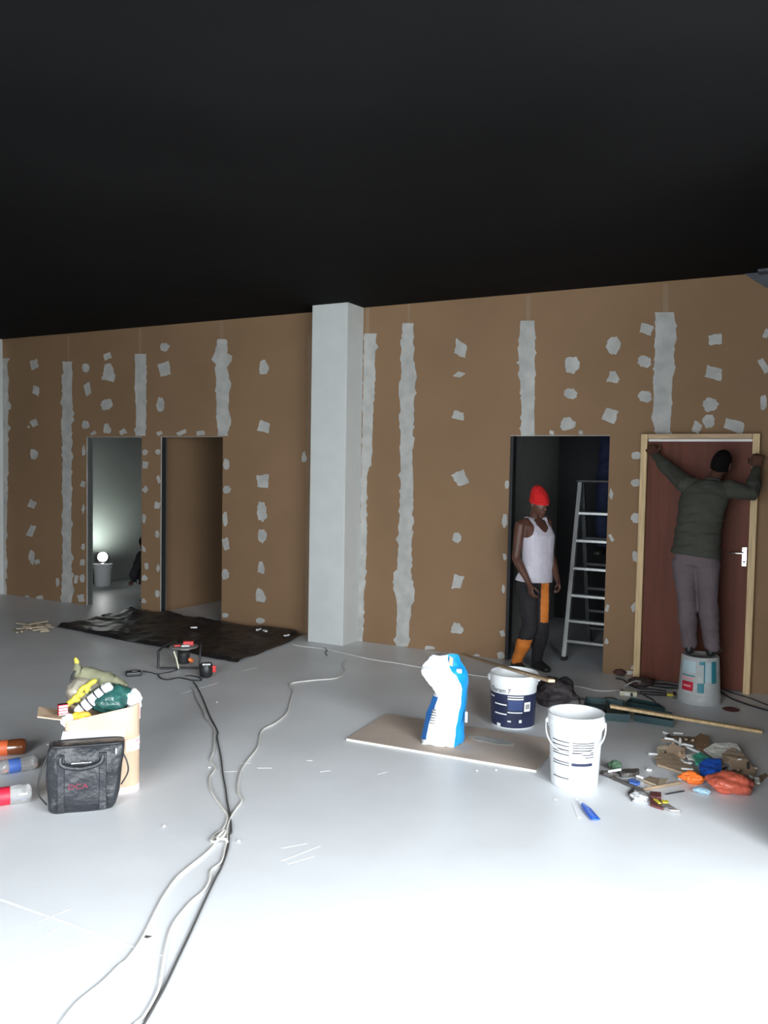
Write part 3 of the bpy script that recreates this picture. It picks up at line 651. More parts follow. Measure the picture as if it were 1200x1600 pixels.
tube(bm, pp, .0042, 8); obj('carry_handle', bm, M['plastic'], bA, smooth=True)
for a in (-1.62, 1.53):
    bm = BM(); lathe(bm, [(.014, -.007), (.015, 0), (.012, .009)], 16); bm.transform(Matrix.Rotation(a, 4, 'Z') @ Matrix.Translation((R1+.006, 0, .335)) @ Matrix.Rotation(PI/2, 4, 'Y')); obj('handle_boss', bm, M['plastic'], bA, smooth=True)
# navy label bucket
c = P(801, 1141); c = c+V((math.cos(th(801)+PI/2), math.sin(th(801)+PI/2), 0))*.14
R0, R1, h = .142, .158, .356
bB = bucket('paint_bucket', 'white bucket with a dark navy label, a batten lying across its rim', (c.x, c.y, 0), R0, R1, h); bBc = V(c)
bm = BM(); arc(bm, rad(R0, R1, h, .014), rad(R0, R1, h, .235), .014, .235, -PI, PI-.001, .0015, 64); lab = obj('label', bm, M['navy'], bB)
for a0, a1, z, q in ((-1.30, -.95, .208, .007), (-.90, -.28, .165, .008), (-.90, -.28, .102, .008), (-.24, .45, .224, .007), (-.24, .45, .208, .009), (-.24, .42, .118, .007), (.50, .82, .155, .062), (-.78, -.58, .026, .02), (.28, .40, .06, .02), (-.24, -.08, .058, .010)):
    bm = BM(); arc(bm, rad(R0, R1, h, z-q/2)+.001, rad(R0, R1, h, z+q/2)+.001, z-q/2, z+q/2, a0, a1, .0015); obj('printed_block', bm, M['paper'], lab)
for k in range(9):
    bm = BM(); z = .195-k*.0075; arc(bm, rad(R0, R1, h, z)+.001, rad(R0, R1, h, z)+.001, z-.001, z+.001, -.22, .42, .0012); obj('printed_text_line', bm, M['bluel'], lab)
for k in range(5):
    bm = BM(); a = .57+k*.04; arc(bm, rad(R0, R1, h, .14)+.002, rad(R0, R1, h, .17)+.002, .14, .172, a, a+.018, .0016); obj('barcode_bar', bm, M['ink'], lab)
fnw = lambda x, y, z: V(((R0+.0135+z)*math.cos((x/.15)-.62), (R0+.0135+z)*math.sin((x/.15)-.62), .258+y+.10*0))
bm = text_bm('Duram 7', .042, fnw); obj('printed_name', bm, M['ink'], bB)
for a in (-1.45, 1.62):
    bm = BM(); lathe(bm, [(.022, -.004), (.024, .006), (.016, .014)], 18); bm.transform(Matrix.Rotation(a, 4, 'Z') @ Matrix.Translation((R1+.004, 0, .32)) @ Matrix.Rotation(PI/2, 4, 'Y')); obj('handle_boss', bm, M['plastic'], bB, smooth=True)
# upturned bucket under the man
R0, R1, h = .132, .152, BZ
bC = bucket('paint_bucket', 'upturned white bucket with teal and red print, a person standing on it', (bc.x, bc.y, 0), R0, R1, h, up=False, m='shaded_plastic')
def rr(z): return R1-.002+(R0+.004-R1)*(z-.075)/(h-.08)
def pr(name, a0, a1, z0, z1, m, q=0):
    bm = BM(); arc(bm, rr(z0)+q, rr(z1)+q, z0, z1, a0, a1, .0012); obj(name, bm, M[m], bC)
pr('red_badge', -.95, -.30, .10, .168, 'redp'); pr('badge_text', -.85, -.42, .128, .142, 'pinkp', .001); pr('pale_block', -1.05, -.22, .235, .32, 'bluep')
pr('teal_line', -1.05, -.22, .208, .216, 'tealt'); pr('pink_text', -1.05, -.28, .184, .196, 'pinkp'); pr('teal_block', -.10, .22, .095, .165, 'tealt'); pr('teal_block', .62, .92, .165, .325, 'tealt')
pr('teal_line', .20, .26, .165, .325, 'tealt'); pr('teal_block', -.05, .26, .30, .325, 'tealt', .0005); pr('pale_block', .27, .60, .17, .32, 'bluep')
# bucket with the work lamp
lc = P(157, 917); lc = lc+V((-.5, .8, 0))*.11
bD = bucket('paint_bucket', 'pale bucket holding up the glaring work lamp in the leftmost room', (lc.x, lc.y, 0), .105, .125, .31)
lt = thing('work_lamp', 'small glaring work lamp resting on the bucket in the leftmost room', 'lamp', (lc.x, lc.y, .31), math.atan2(-lc.y, -lc.x)-PI/2*0)
bm = BM(); box(bm, -.14, .14, -.02, .02, 0, .012); obj('stand', bm, M['blackp'], lt)
bm = BM(); box(bm, -.045, -.005, -.075, .075, .03, .16); bevel(bm, .008, 2); obj('housing', bm, M['blackp'], lt)
bm = BM(); lathe(bm, [(.050, -.004), (.066, .002), (.062, .008), (.03, .014), (.001, .016)], 24); bm.transform(Matrix.Translation((-.004, 0, .095)) @ Matrix.Rotation(PI/2, 4, 'Y')); obj('lens', bm, M['lamp'], lt, smooth=True)
bm = BM(); tube(bm, [(-.02, -.085, .10), (-.02, -.085, .01), (-.02, .085, .01), (-.02, .085, .10)], .005); obj('bracket', bm, M['blackp'], lt)
pl = bpy.data.lights.new('lamp_light', 'SPOT'); pl.energy = 24; pl.color = (.88, 1, .93); pl.shadow_soft_size = .04; pl.spot_size = 2.3; pl.spot_blend = .9
po = bpy.data.objects.new('lamp_light', pl); COL.objects.link(po); po.location = (lc.x+.10, lc.y+.02, .50)
po.rotation_euler = V((-.55, .45, .75)).to_track_quat('-Z', 'Y').to_euler()

# ------------------------------------------------------------------ battens
def beam(bm, a, b, w_, t_, up=V((0, 0, 1))):
    d = (b-a).normalized(); s_ = d.cross(up).normalized()*w_/2; u = s_.cross(d).normalized()*t_/2
    A = [a+s_+u, a-s_+u, a-s_-u, a+s_-u]; prism(bm, A, b-a)
A = P(722, 1023, .014); B = P(862, 1064, .60)
bm = BM(); beam(bm, A, B, .036, .016); bevel(bm, .002, 1)
tag(obj('wood_batten', bm, M['pineL']), 'brown wooden batten sloping from the wall foot across the navy-labelled bucket', 'wood')
A = P(953, 1103, .012); B = P(1190, 1143, .012); A.z = .075; B.z = .014; A = P(953, 1103, .125); B = P(1190, 1143, .012)
bm = BM(); beam(bm, A, B, .042, .02); bevel(bm, .002, 1)
tag(obj('wood_batten', bm, M['pine']), 'pale pine batten lying over the teal tool case lids', 'wood')

# ------------------------------------------------------------------ gypsum offcut and plaster sack
a, b, c = P(541, 1157), P(603, 1118), P(838, 1207); d = c+(b-a)
bm = BM(); prism(bm, [a, c, d, b], V((0, 0, .0125)))
for f in bm.faces: f.material_index = 0 if abs(f.normal.z) > .5 else 1
bm.normal_update()
for f in bm.faces: f.material_index = 0 if abs(f.normal.z) > .5 else 1
gb = tag(obj('gypsum_board', bm, [mat('lit_dusty_brown_board', (.50, .41, .345), .85, var=.12, vs=3), M['gyp']]), 'brown gypsum board offcut lying flat under the plaster sack', 'board')  # board brown lightened for dust and for light caught on its upward face
bm = BM(); n = 22; cc = P(768, 1157, .0128)
prism(bm, [cc+V((math.cos(2*PI*i/n)*.16*random.uniform(.7, 1.1), math.sin(2*PI*i/n)*.07*random.uniform(.7, 1.1), 0)) for i in range(n)], V((0, 0, .0012))); obj('plaster_smear', bm, M['plaster'], gb)
so = P(687, 1163, .0130); so_px = 690; sk = thing('plaster_sack', 'slumped white and blue paper plaster sack standing on the brown board', 'sack', so, th(so_px))
dep = math.hypot(so.x, so.y); px2m = dep/CF*1.0/math.cos(math.atan((so_px-600)/CF))
px2m = (so.x*-math.sin(CYAW)+so.y*math.cos(CYAW))/CF
lv = [(1166, 661, 713, 727), (1160, 660, 714, 728), (1140, 663, 715, 729), (1120, 668, 717, 730), (1105, 673, 720, 731), (1092, 677, 722, 732), (1084, 680, 723, 732), (1077, 676, 723, 732), (1068, 668, 721, 733), (1058, 661, 714, 732), (1050, 658, 706, 729), (1044, 661, 702, 725), (1036, 669, 700, 720), (1030, 673, 700, 718), (1027, 678, 699, 716)]
fr_, bk_ = [], []; rings = []
DP = .085
for i, (y, l, m_, r) in enumerate(lv):
    z = (1166-y)*px2m*1.03; X = lambda p: (p-so_px)*px2m
    dd = DP*(1 if i < 9 else 1-.13*(i-8)*.8); yb = 0 if i < 11 else .02
    k = .0 if i in (0,) else .006
    F0 = V((X(l), -dd*.15+yb, z)); F1 = V((X(m_), -dd*.55+yb, z)); Rr = V((X(r), dd*.55+yb, z)); Bk = V((X(l)+.04, dd+yb, z)); mid = (F0+F1)/2+V((0, -.012, 0)); q1 = (F1+Rr)/2+V((.006, -.006, 0)); q2 = (Rr+Bk)/2+V((0, .012, 0)); q3 = (F0+Bk)/2+V((-.012, .0, 0))
    if 1 <= i <= 5: F0.x += .032; q3 = V((X(l), .035, z))
    if i == 6 or i == 7: mid += V((.0, .018, 0)); F0 += V((.0, .012, 0))
    rings.append([F0, F0.lerp(mid, .5)+V((0, -.004, 0)), mid, mid.lerp(F1, .5)+V((0, -.004, 0)), F1, q1, Rr, q2, Bk, q3])
bm = BM(); R_ = loft(bm, rings)
for f in bm.faces:
    ids = set(); c_ = f.calc_center_median()
for gi in range(len(R_)-1):
    pass
bm.faces.ensure_lookup_table(); nq = 10
for i, f in enumerate(bm.faces):
    if i < (len(rings)-1)*nq:
        q = i % nq; f.material_index = 1 if q in (4, 5) else (2 if q in (8, 9) and 1 <= i//nq <= 4 else 0)
bmesh.ops.subdivide_edges(bm, edges=bm.edges[:], cuts=2, use_grid_fill=True, smooth=.3)
noisy(bm, .009, 13); noisy(bm, .005, 38)
mz = min(v.co.z for v in bm.verts)
for v in bm.verts: v.co.z = max(v.co.z, 0)
sko = obj('paper_sack', bm, [M['sack'], M['blue'], M['blued']], sk, smooth=True)
bm = BM(); z = (1166-1030)*px2m; grid_solid(bm, lambda u, v: V(((702-so_px)*px2m+u*.022, -.01-.02*v, z-.03+.055*v-u*.01)), 4, 4, .002); noisy(bm, .004, 40); obj('torn_paper_flap', bm, M['card'], sk)
def prt(px0, px1, y0, y1, m, yy): 
    bm = BM(); X = lambda p: (p-so_px)*px2m; Z = lambda y: (1166-y)*px2m*1.03
    grid_solid(bm, lambda u, v: V((X(px0)+(X(px1)-X(px0))*u, yy, Z(y0)+(Z(y1)-Z(y0))*v)), 1, 1, .001)
    bm2 = BM(); box(bm2, X(px0), X(px1), yy-.003, yy+.02, Z(y1), Z(y0)); bm.free(); obj('printed_mark', bm2, M[m], sk)
prt(729, 732.5, 1128, 1112, 'paper', -.028); prt(714, 722, 1053, 1047, 'paper', -.02)
for k in range(6): prt(677-k*.6, 683-k*.4+(k % 3), 1112+k*4, 1110.8+k*4, 'cordg', -.031)

# ------------------------------------------------------------------ black sheet
cA, cB, cC, cD = P(88, 981), P(212, 955), P(474, 996), P(370, 1036)
cB.y = min(cB.y, 7.05); 
def sheet(u, v):
    p = cA.lerp(cD, u).lerp(cB.lerp(cC, u), v)
    e = noise.noise(V((u*5, v*5, 3)))*.10*(1 if 0 < u < 1 else .5)
    n = noise.fractal(V((p.x*2.4, p.y*3.2, 0)), 1.0, 2.0, 4)
    hgt = .022+.022*n+.022*abs(noise.noise(V((p.x*6, p.y*7, 1))))
    if v > .82: hgt += .03*(v-.82)/.18*(1+1.2*noise.noise(V((p.x*3, 5, 0))))
    if v < .04: hgt *= .3
    if u > .96: hgt *= .5
    p2 = V((p.x+e*.4, p.y+e*.5, max(.002, hgt)))
    p2.y = min(p2.y, D-.008)
    return p2
bm = BM(); grid_solid(bm, sheet, 90, 50, .003)
tag(obj('black_sheet', bm, M['sheet'], smooth=True), 'crumpled black plastic sheet spread on the floor below the left openings', 'sheet')
for q in ((303, 980), (404, 983), (448, 992), (414, 985)):
    p = P(q[0], q[1], .07); bm = BM(); box(bm, -.035, .035, -.012, .012, 0, .012, Matrix.Translation(V((p.x, p.y, .062))) @ Matrix.Rotation(random.random()*3, 4, 'Z')); noisy(bm, .006, 50)
    tag(obj('plaster_crumb', bm, M['paper']), 'small white plaster crumb lying on the crumpled black sheet', 'crumb', 'plaster crumbs on the black sheet')

# ------------------------------------------------------------------ cables
def cable(name, pts, r, m, label, cat='cable', k=6, z=None, hs=None):
    bm = BM(); pp = [P(x, y, (hs[i] if hs else r)) for i, (x, y) in enumerate(pts)]
    tube(bm, smoothpts(pp, k), r, 8); return tag(obj(name, bm, M[m], smooth=True), label, cat)
Z4 = lambda L_: [(280+x/4, 1000+y/4) for x, y in L_]
Z2 = lambda L_: [(x/2, 1240+y/2) for x, y in L_]
blk = Z4([(88, 262), (110, 290), (150, 370), (190, 470), (240, 570), (238, 610), (262, 740), (272, 830), (290, 930), (300, 1010), (318, 1100), (325, 1200)])+Z2([(716, 130), (712, 170), (694, 225), (671, 270), (640, 335), (597, 430), (552, 525), (514, 605), (484, 660), (448, 722), (416, 768)])
cable('extension_cord', blk, .0046, 'cordk', 'long black cord running from the tubular stand to the near edge')
cable('extension_cord', Z4([(72, 290), (95, 320), (110, 370), (150, 440), (165, 490), (215, 545), (220, 600), (215, 690), (195, 750), (225, 800), (190, 865), (205, 950), (270, 1050), (300, 1095), (290, 1150), (250, 1215)])+Z2([(690, 125), (664, 142), (672, 155), (640, 190), (560, 255), (515, 315), (485, 370), (445, 450), (400, 515), (370, 540), (320, 590), (240, 655), (185, 725), (150, 770)]), .0052, 'cord',
      'white cord winding left of the black cord, veering to the lower left corner')
cable('extension_cord', Z4([(1046, 125), (1022, 160), (1034, 190), (990, 236), (850, 250), (720, 266), (690, 285), (712, 320), (690, 400), (670, 460), (600, 520), (515, 570), (490, 670), (400, 790), (370, 880), (368, 950), (390, 1004), (345, 1070), (318, 1120), (298, 1180), (300, 1240)])+Z2([(704, 165), (692, 212), (660, 240), (655, 270), (635, 305), (590, 345), (540, 410), (518, 480), (505, 560), (492, 620), (450, 695), (420, 722), (390, 765)]), .0052, 'cord',
      'white cord from near the column, zigzagging right of the black cord')
cable('cable_tangle', Z4([(255, 1190), (215, 1225), (200, 1250), (225, 1262), (275, 1225), (290, 1190), (260, 1210), (240, 1240), (290, 1245), (300, 1260)]), .006, 'cord', 'small loop of white cord where the floor cords cross', hs=[.006, .006, .008, .01, .02, .02, .022, .02, .018, .012])
cable('thin_cord', [(457, 1007), (475, 1010), (507, 1014), (540, 1021), (580, 1030), (620, 1036), (660, 1043), (720, 1052), (780, 1060), (868, 1069), (905, 1073), (935, 1079), (960, 1079), (973, 1077)], .004, 'cord', 'thin white cord stretched from the column foot to the socket strip')
cable('thin_cord', [(507, 1012), (511, 1017), (508, 1019), (511, 1024)], .004, 'cordb', 'short dark cord curl crossing the thin white cord near the column')
cable('power_lead', [(881, 1092), (895, 1090), (925, 1094), (950, 1090), (962, 1092), (974, 1100)], .004, 'cordb', 'black lead curving between the crumpled jacket and the tool case')
cable('power_lead', [(885, 1086), (890, 1080), (889, 1072), (895, 1078), (903, 1090), (907, 1103)], .004, 'cordb', 'short black lead bent in a hook beside the crumpled jacket')
cable('power_lead', [(1000, 1082), (1010, 1088), (1022, 1095), (1024, 1104)], .005, 'cordb', 'black lead running from the socket strip to the dark case lid')
cable('power_lead', [(1122, 1078), (1140, 1090), (1160, 1098), (1185, 1106), (1215, 1114)], .006, 'cordb', 'lower black lead running right from the upturned bucket')
cable('power_lead', [(1124, 1074), (1145, 1083), (1170, 1090), (1195, 1100), (1215, 1106)], .004, 'cordb', 'upper thin black lead running right from the upturned bucket')
cable('thin_cord', [(976, 1072), (983, 1068), (993, 1064), (1003, 1066), (1009, 1071)], .004, 'cord', 'white lead arching behind the socket strip', hs=[.03, .06, .07, .05, .02])
cable('power_lead', [(963, 1060), (975, 1063), (983, 1070), (1000, 1076), (1020, 1077), (1040, 1080)], .006, 'cordb', 'black lead lying against the wall foot behind the socket strip')
cable('power_lead', [(224, 1049), (236, 1051), (247, 1053), (270, 1049), (282, 1044)], .004, 'cordb', 'black lead from the charger pack to the tubular stand')
cable('power_lead', [(247, 1054), (250, 1059), (262, 1062), (280, 1059), (300, 1063), (314, 1063), (312, 1059), (300, 1056), (290, 1056)], .005, 'cordb', 'looped black lead below the tubular stand')

# ------------------------------------------------------------------ tubular stand on the floor with tool
so2 = P(280, 1045); st = thing('tubular_stand', 'low black tubular stand with a round plate at the sheet edge', 'stand', so2, th(280)); S = px2 = ((so2.x*-math.sin(CYAW)+so2.y*math.cos(CYAW))/CF)
X = lambda p: (p-280)*S
Zy = lambda y: max(0, (1045-y)*S)
bm = BM(); tube(bm, [(X(248), .0, Zy(1016)), (X(248), 0, .012), (X(252), .0, .010), (X(310), -.03, .010), (X(312), -.03, Zy(1022)), (X(313), .02, Zy(1009))], .010); obj('front_frame', bm, M['blackp'], st, smooth=True)
bm = BM(); tube(bm, [(X(248), 0, Zy(1016)), (X(256), .10, Zy(1012)), (X(275), .25, Zy(1010)), (X(283), .28, .01)], .010); obj('rear_frame', bm, M['blackp'], st, smooth=True)
bm = BM(); lathe(bm, [(.115, 0), (.12, .004), (.12, .010), (.10, .016)], 32, (X(287), .06, Zy(1013))); obj('round_plate', bm, M['rope'], st, smooth=True)
bm = BM(); lathe(bm, [(.045, 0), (.05, .01), (.05, .09), (.04, .095)], 20, (X(287), .0, Zy(1036))); obj('motor_can', bm, M['blackp'], st, smooth=True)
bm = BM(); tube(bm, [(X(272), -.03, Zy(1016)), (X(276), -.04, Zy(1028)), (X(279), -.05, Zy(1042))], .007); obj('pale_strut', bm, M['ivory'], st, smooth=True)
bm = BM(); box(bm, X(283), X(296), -.0, .06, Zy(1016), Zy(1008)); bevel(bm, .006); obj('white_switch_block', bm, M['plastic'], st)
bm = BM(); box(bm, X(286), X(302), .05, .10, Zy(1014), Zy(1004)); bevel(bm, .006); obj('red_housing', bm, M['red'], st)
bm = BM(); box(bm, X(272), X(282), .02, .06, Zy(1013), Zy(1008)); bevel(bm, .004); obj('red_lever', bm, M['red'], st)
bm = BM(); tube(bm, [(X(296), -.02, Zy(1030)), (X(299), -.02, Zy(1032))], .018); obj('orange_knob', bm, M['orb'], st, smooth=True)
o2 = P(322, 1058); t = thing('tool_pouch', 'small black pouch with white rim and red tab beside the tubular stand', 'pouch', o2, th(322))
bm = BM(); lathe(bm, [(.035, 0), (.05, .012), (.056, .06), (.052, .095), (.046, .112), (.040, .108)], 24); noisy(bm, .003, 20); obj('pouch_body', bm, M['blackp'], t, smooth=True)
bm = BM(); box(bm, -.03, .035, -.045, -.025, .105, .118); bevel(bm, .004); obj('white_rim', bm, M['plastic'], t)
bm = BM(); box(bm, .045, .078, -.02, .01, .04, .095); bevel(bm, .008); obj('red_tab', bm, M['red'], t)
o2 = P(209, 1056); t = thing('battery_charger', 'flat black charger pack on the floor left of the tubular stand', 'charger', o2, th(209)+.1)
bm = BM(); box(bm, -.062, .058, -.035, .045, 0, .038); bevel(bm, .012, 3); obj('charger_case', bm, M['blackp'], t)
bm = BM(); box(bm, -.02, .03, -.02, .02, .038, .046); bevel(bm, .003); obj('battery_slot', bm, M['dirt'], t)

# ------------------------------------------------------------------ cardboard box, black bag and what lies on the box
ob = P(152, 1252); sc_ = (ob.x*-math.sin(CYAW)+ob.y*math.cos(CYAW))/CF; tb = th(150)
O = ob+V((math.cos(tb+PI/2), math.sin(tb+PI/2), 0))*.0
bx = thing('cardboard_box', 'open cardboard box stuffed with packaging behind the black bag', 'box', O, tb+.02)
BX0, BX1, BY0, BY1, BH = (104-152)*sc_, (219-152)*sc_, .06, .38, .40
def boxring(z, e=0, lift=None):
    c = []
    for (x, y, r_) in ((BX0, BY0, .02), (BX1, BY0, .07), (BX1, BY1, .03), (BX0, BY1, .02)):
        c.append((x, y, r_))
    pts = []
    cs = [((BX0+.02), (BY0+.02), .02, PI, 1.5*PI), ((BX1-.07), (BY0+.07), .07, 1.5*PI, 2*PI), ((BX1-.03), (BY1-.03), .03, 0, .5*PI), ((BX0+.02), (BY1-.02), .02, .5*PI, PI)]
    for cx_, cy_, r_, a0, a1 in cs:
        for k in range(6):
            a = a0+(a1-a0)*k/5; x = cx_+(r_+e)*math.cos(a); y = cy_+(r_+e)*math.sin(a)
            zz = z
            if lift: zz = z+lift*(x-BX0)/(BX1-BX0)
            pts.append(V((x, y, zz)))
    return pts
bm = BM(); loft(bm, [boxring(0), boxring(.1), boxring(BH-.05, 0, .03), boxring(BH, 0, .06), boxring(BH, -.006, .06), boxring(BH-.08, -.006, .05)]); obj('carton', bm, M['card'], bx)
bm = BM(); prism(bm, [V((BX0, BY0+.02, BH)), V((BX0, BY0+.20, BH+.0)), V((BX0-.13, BY0+.14, BH+.045)), V((BX0-.13, BY0-.0, BH+.035))], V((.0, 0, .006))); obj('flap', bm, M['card'], bx)
bm = BM(); prism(bm, [V((BX0-.01, BY0-.012, BH-.045)), V((BX1-.075, BY0-.012, BH-.055)), V((BX1-.075, BY0-.012, BH-.095)), V((BX0-.02, BY0-.012, BH-.085))], V((0, .010, 0))); obj('white_lip', bm, M['paper'], bx)
lb = BM()
for i in range(6):
    a0 = 1.5*PI+PI/2*i/6; a1 = 1.5*PI+PI/2*(i+1)/6
    q = lambda a, z, e: V((BX1-.07+(.07+e)*math.cos(a), BY0+.07+(.07+e)*math.sin(a), z))
    prism(lb, [q(a0, .215, -.001), q(a1, .225, -.001), q(a1, .285, -.001), q(a0, .275, -.001)], (q((a0+a1)/2, .2, .0025)-q((a0+a1)/2, .2, 0)))
obj('white_sticker', lb, M['paper'], bx)
for z, a, b_ in ((.235, .2, .75), (.262, .45, .7), (.242, .85, .95)):
    bm = BM(); a0 = 1.5*PI+PI/2*a; a1 = 1.5*PI+PI/2*b_; q = lambda a_, zz, e: V((BX1-.07+(.07+e)*math.cos(a_), BY0+.07+(.07+e)*math.sin(a_), zz)); prism(bm, [q(a0, z, .002), q(a1, z+.003, .002), q(a1, z+.009, .002), q(a0, z+.006, .002)], q((a0+a1)/2, 0, .0025)-q((a0+a1)/2, 0, 0)); obj('sticker_print', bm, M['pinkp'], bx)
bm = BM(); loft(bm, [boxring(.0, .0015), boxring(.035, .0015)]); obj('white_base_tape', bm, mat('pale_pink_tape', (.80, .66, .66), .6), bx)
bm = BM(); box(bm, BX1-.012, BX1+.004, BY0+.06, BY1-.02, BH-.03, BH+.075); obj('pink_edge', bm, mat('pink_card', (.72, .38, .38), .7), bx)
def bl(px, py, dy): # local point on the box stand-in plane at depth dy
    return V(((px-152)*sc_*(1+dy/3.4), dy, 0)) + V((0, 0, (1252-py)*sc_*(1+dy/3.6)*1.0-dy*.31))
def loc2w(p): return mw(bx) @ p
def blob(name, c, rx, ry, rz, m, label, cat, seed=0, amp=.18, rot=(0, 0, 0), grp=None, sc=9):
    bm = BM(); bmesh.ops.create_icosphere(bm, subdivisions=4, radius=1)
    for v in bm.verts:
        n = noise.fractal(v.co*1.6+V((seed*3.1, seed, 0)), 1, 2, 3); k = 1+amp*n; p = v.co*k; v.co = V((p.x*rx, p.y*ry, p.z*rz))
    for v in bm.verts:
        v.co += noise.noise_vector(v.co*(sc*3))*.012*amp/.18*min(rx, ry, rz)*8*.12
    o = obj(name, bm, m if not isinstance(m, str) else M[m], smooth=True); o.location = c; o.rotation_euler = rot; return tag(o, label, cat, grp)
T = tb+.02
W2 = lambda px, py, dy: loc2w(bl(px, py, dy))
# olive canvas roll with yellow tip
a, b = W2(124, 1062, .30), W2(192, 1078, .20)
ol = thing('canvas_bag', 'olive canvas bag with a yellow tip lying on top of the cardboard box', 'bag', W2(158, 1070, .25), 0)
bm = BM(); a1 = W2(124, 1038, .30); p1 = W2(128, 1055, .30); p2 = W2(145, 1060, .27); p3 = W2(165, 1066, .25); p4 = W2(182, 1073, .22); p5 = W2(194, 1076, .20)
tube(bm, smoothpts([a1, p1, p2, p3, p4, p5], 5), [.018+.0]*0 or [(.014+.04*min(1, i/7), .012+.030*min(1, i/7)) if i < 20 else (.06-.008*(i-20), .042-.004*(i-20)) for i in range(26)], 18); noisy(bm, .012, 14); noisy(bm, .005, 40)
obj('bag_body', bm, M['olive'], ol, smooth=True, world=True)
bm = BM(); q = W2(122, 1033, .30); tube(bm, [W2(124, 1036, .30), W2(123, 1033, .30), W2(122, 1030, .30)], [(.016, .01), (.015, .01), (.009, .006)], 10); obj('yellow_tip', bm, M['yellow'], ol, world=True, smooth=True)
bm = BM(); tube(bm, smoothpts([W2(121, 1050, .28), W2(117, 1056, .27), W2(116, 1062, .26), W2(114, 1063, .26)], 3), .006, 8); obj('black_strap', bm, M['blackp'], ol, world=True, smooth=True)
blob('plastic_bag', W2(172, 1093, .18), .115, .10, .080, 'green', 'dark green shiny plastic bag on top of the cardboard box', 'bag', 2, .22, (0, 0, T))
blob('clear_bag', W2(133, 1082, .25), .085, .07, .075, mat('dull_clear_film', (.35, .32, .26), .2), 'dull clear bag bulging at the back left of the box', 'bag', 3, .2, (0, 0, T))
blob('white_bag', W2(207, 1097, .15), .045, .045, .055, 'plastic', 'crumpled white bag at the right rim of the box', 'bag', 5, .25, (0, 0, T))
blob('amber_packet', W2(130, 1117, .10), .045, .03, .028, 'amber', 'amber wrapper packet at the front of the box', 'packet', 6, .3, (0, .1, T))
blob('red_packet', W2(160, 1120, .10), .07, .03, .018, 'orb', 'flattened orange red packet below the green bag', 'packet', 7, .3, (0, -.1, T))
blob('tissue_wad', W2(110, 1121, .10), .035, .03, .032, 'paper', 'white paper wad beside the box flap', 'paper', 8, .25, (0, 0, T))
for i, (x, y) in enumerate(((144, 1071), (133, 1077), (124, 1089), (117, 1096))):
    bm = BM(); tube(bm, smoothpts([(-.035, 0, 0), (0, .006, .012), (.035, 0, 0)], 4), [.010]+[.014]*7+[.009], 8); o = obj('yellow_packet', bm, M['yellow'], smooth=True); o.location = W2(x, y, .17); o.rotation_euler = (0, -.9+.15*i, T)
    tag(o, ['yellow packet under the olive canvas bag, topmost of the yellow four', 'second yellow packet down from the olive canvas bag', 'third yellow packet down beside the white cylinder', 'lowest yellow packet, nearest the box flap'][i], 'packet', 'yellow packets on the box')
rl = thing('paper_roll', 'white and black striped roll leaning against the dark green bag', 'roll', W2(148, 1090, .13), T)
bm = BM(); d_ = V((.07, 0, .055)); tube(bm, [-d_, -d_*.4, d_*.4, d_], [.028, .031, .031, .026], 18); obj('roll', bm, M['plastic'], rl, smooth=True)
for k in (-.75, -.3, .2, .65):
    bm = BM(); u = d_.normalized(); r0 = V((0, 1, 0)); v_ = u.cross(r0); loft(bm, [ring(d_*k-u*.004, r0, v_, .0315, .0315, 18), ring(d_*k+u*.004, r0, v_, .0315, .0315, 18)]); obj('black_band', bm, M['ink'], rl)
bm = BM(); lathe(bm, [(.012, 0), (.010, .02), (.002, .035)], 12); o = obj('nozzle_cap', bm, M['plastic'], smooth=True); o.location = W2(160, 1079, .15); tag(o, 'small white pointed cap at the top of the striped roll', 'cap')
cb = thing('cigarette_carton', 'small red and white carton standing on the box flap', 'carton', W2(102, 1108, .10), T+.2)
bm = BM(); box(bm, -.022, .022, -.012, .014, -.01, .045); bevel(bm, .002, 1); obj('carton_body', bm, M['paper'], cb)
for z in (-.004, .011, .026, .040): bm = BM(); box(bm, -.0235, .0235, -.0135, .015, z, z+.005); obj('red_stripe', bm, M['redp'], cb)
bm = BM(); box(bm, -.0235, -.0215, -.0135, .015, -.011, .046); obj('red_end', bm, M['redp'], cb)

# black bag
og = P(133, 1270); sg = (og.x*-math.sin(CYAW)+og.y*math.cos(CYAW))/CF
bg = thing('cooler_bag', 'black nylon cooler bag with a small red logo, in front of the cardboard box', 'bag', og, th(133)-.05)
GX = lambda p: (p-133)*sg
lvb = [(0, 82, 176, .12), (.02, 77, 180, .14), (.09, 75, 185, .15), (.17, 73, 189, .15), (.26, 74, 192, .14), (.305, 76, 193, .12), (.325, 79, 192, .10), (.33, 82, 190, .08)]
bm = BM(); rings = []
for z, l, r, dd in lvb: rings.append(ring(((GX(l)+GX(r))/2, .07, z), (1, 0, 0), (0, 1, 0), (GX(r)-GX(l))/2, dd/2, 40, .42))
loft(bm, rings); bmesh.ops.subdivide_edges(bm, edges=bm.edges[:], cuts=1, use_grid_fill=True)
for v in bm.verts:
    n = noise.noise_vector(V((v.co.x*11, v.co.y*9, v.co.z*9))); v.co += V((n.x*.008, n.y*.016, n.z*.006))
for v in bm.verts: v.co.z = max(0, v.co.z)
obj('bag_body', bm, M['bag'], bg, smooth=True)
bm = BM(); ridge = ring(((GX(79)+GX(192))/2, .07, .326), (1, 0, 0), (0, 1, 0), (GX(192)-GX(79))/2-.004, .05, 40, .42); tube(bm, ridge+[ridge[0]], .006, 8); obj('zip_rim', bm, M['blackp'], bg, smooth=True)
bm = BM(); box(bm, GX(97), GX(160), -.022, -.004, .045, .235); bevel(bm, .008, 3); bmesh.ops.subdivide_edges(bm, edges=bm.edges[:], cuts=2, use_grid_fill=True); noisy(bm, .006, 14); pk = obj('front_pocket', bm, M['bag'], bg, smooth=True)
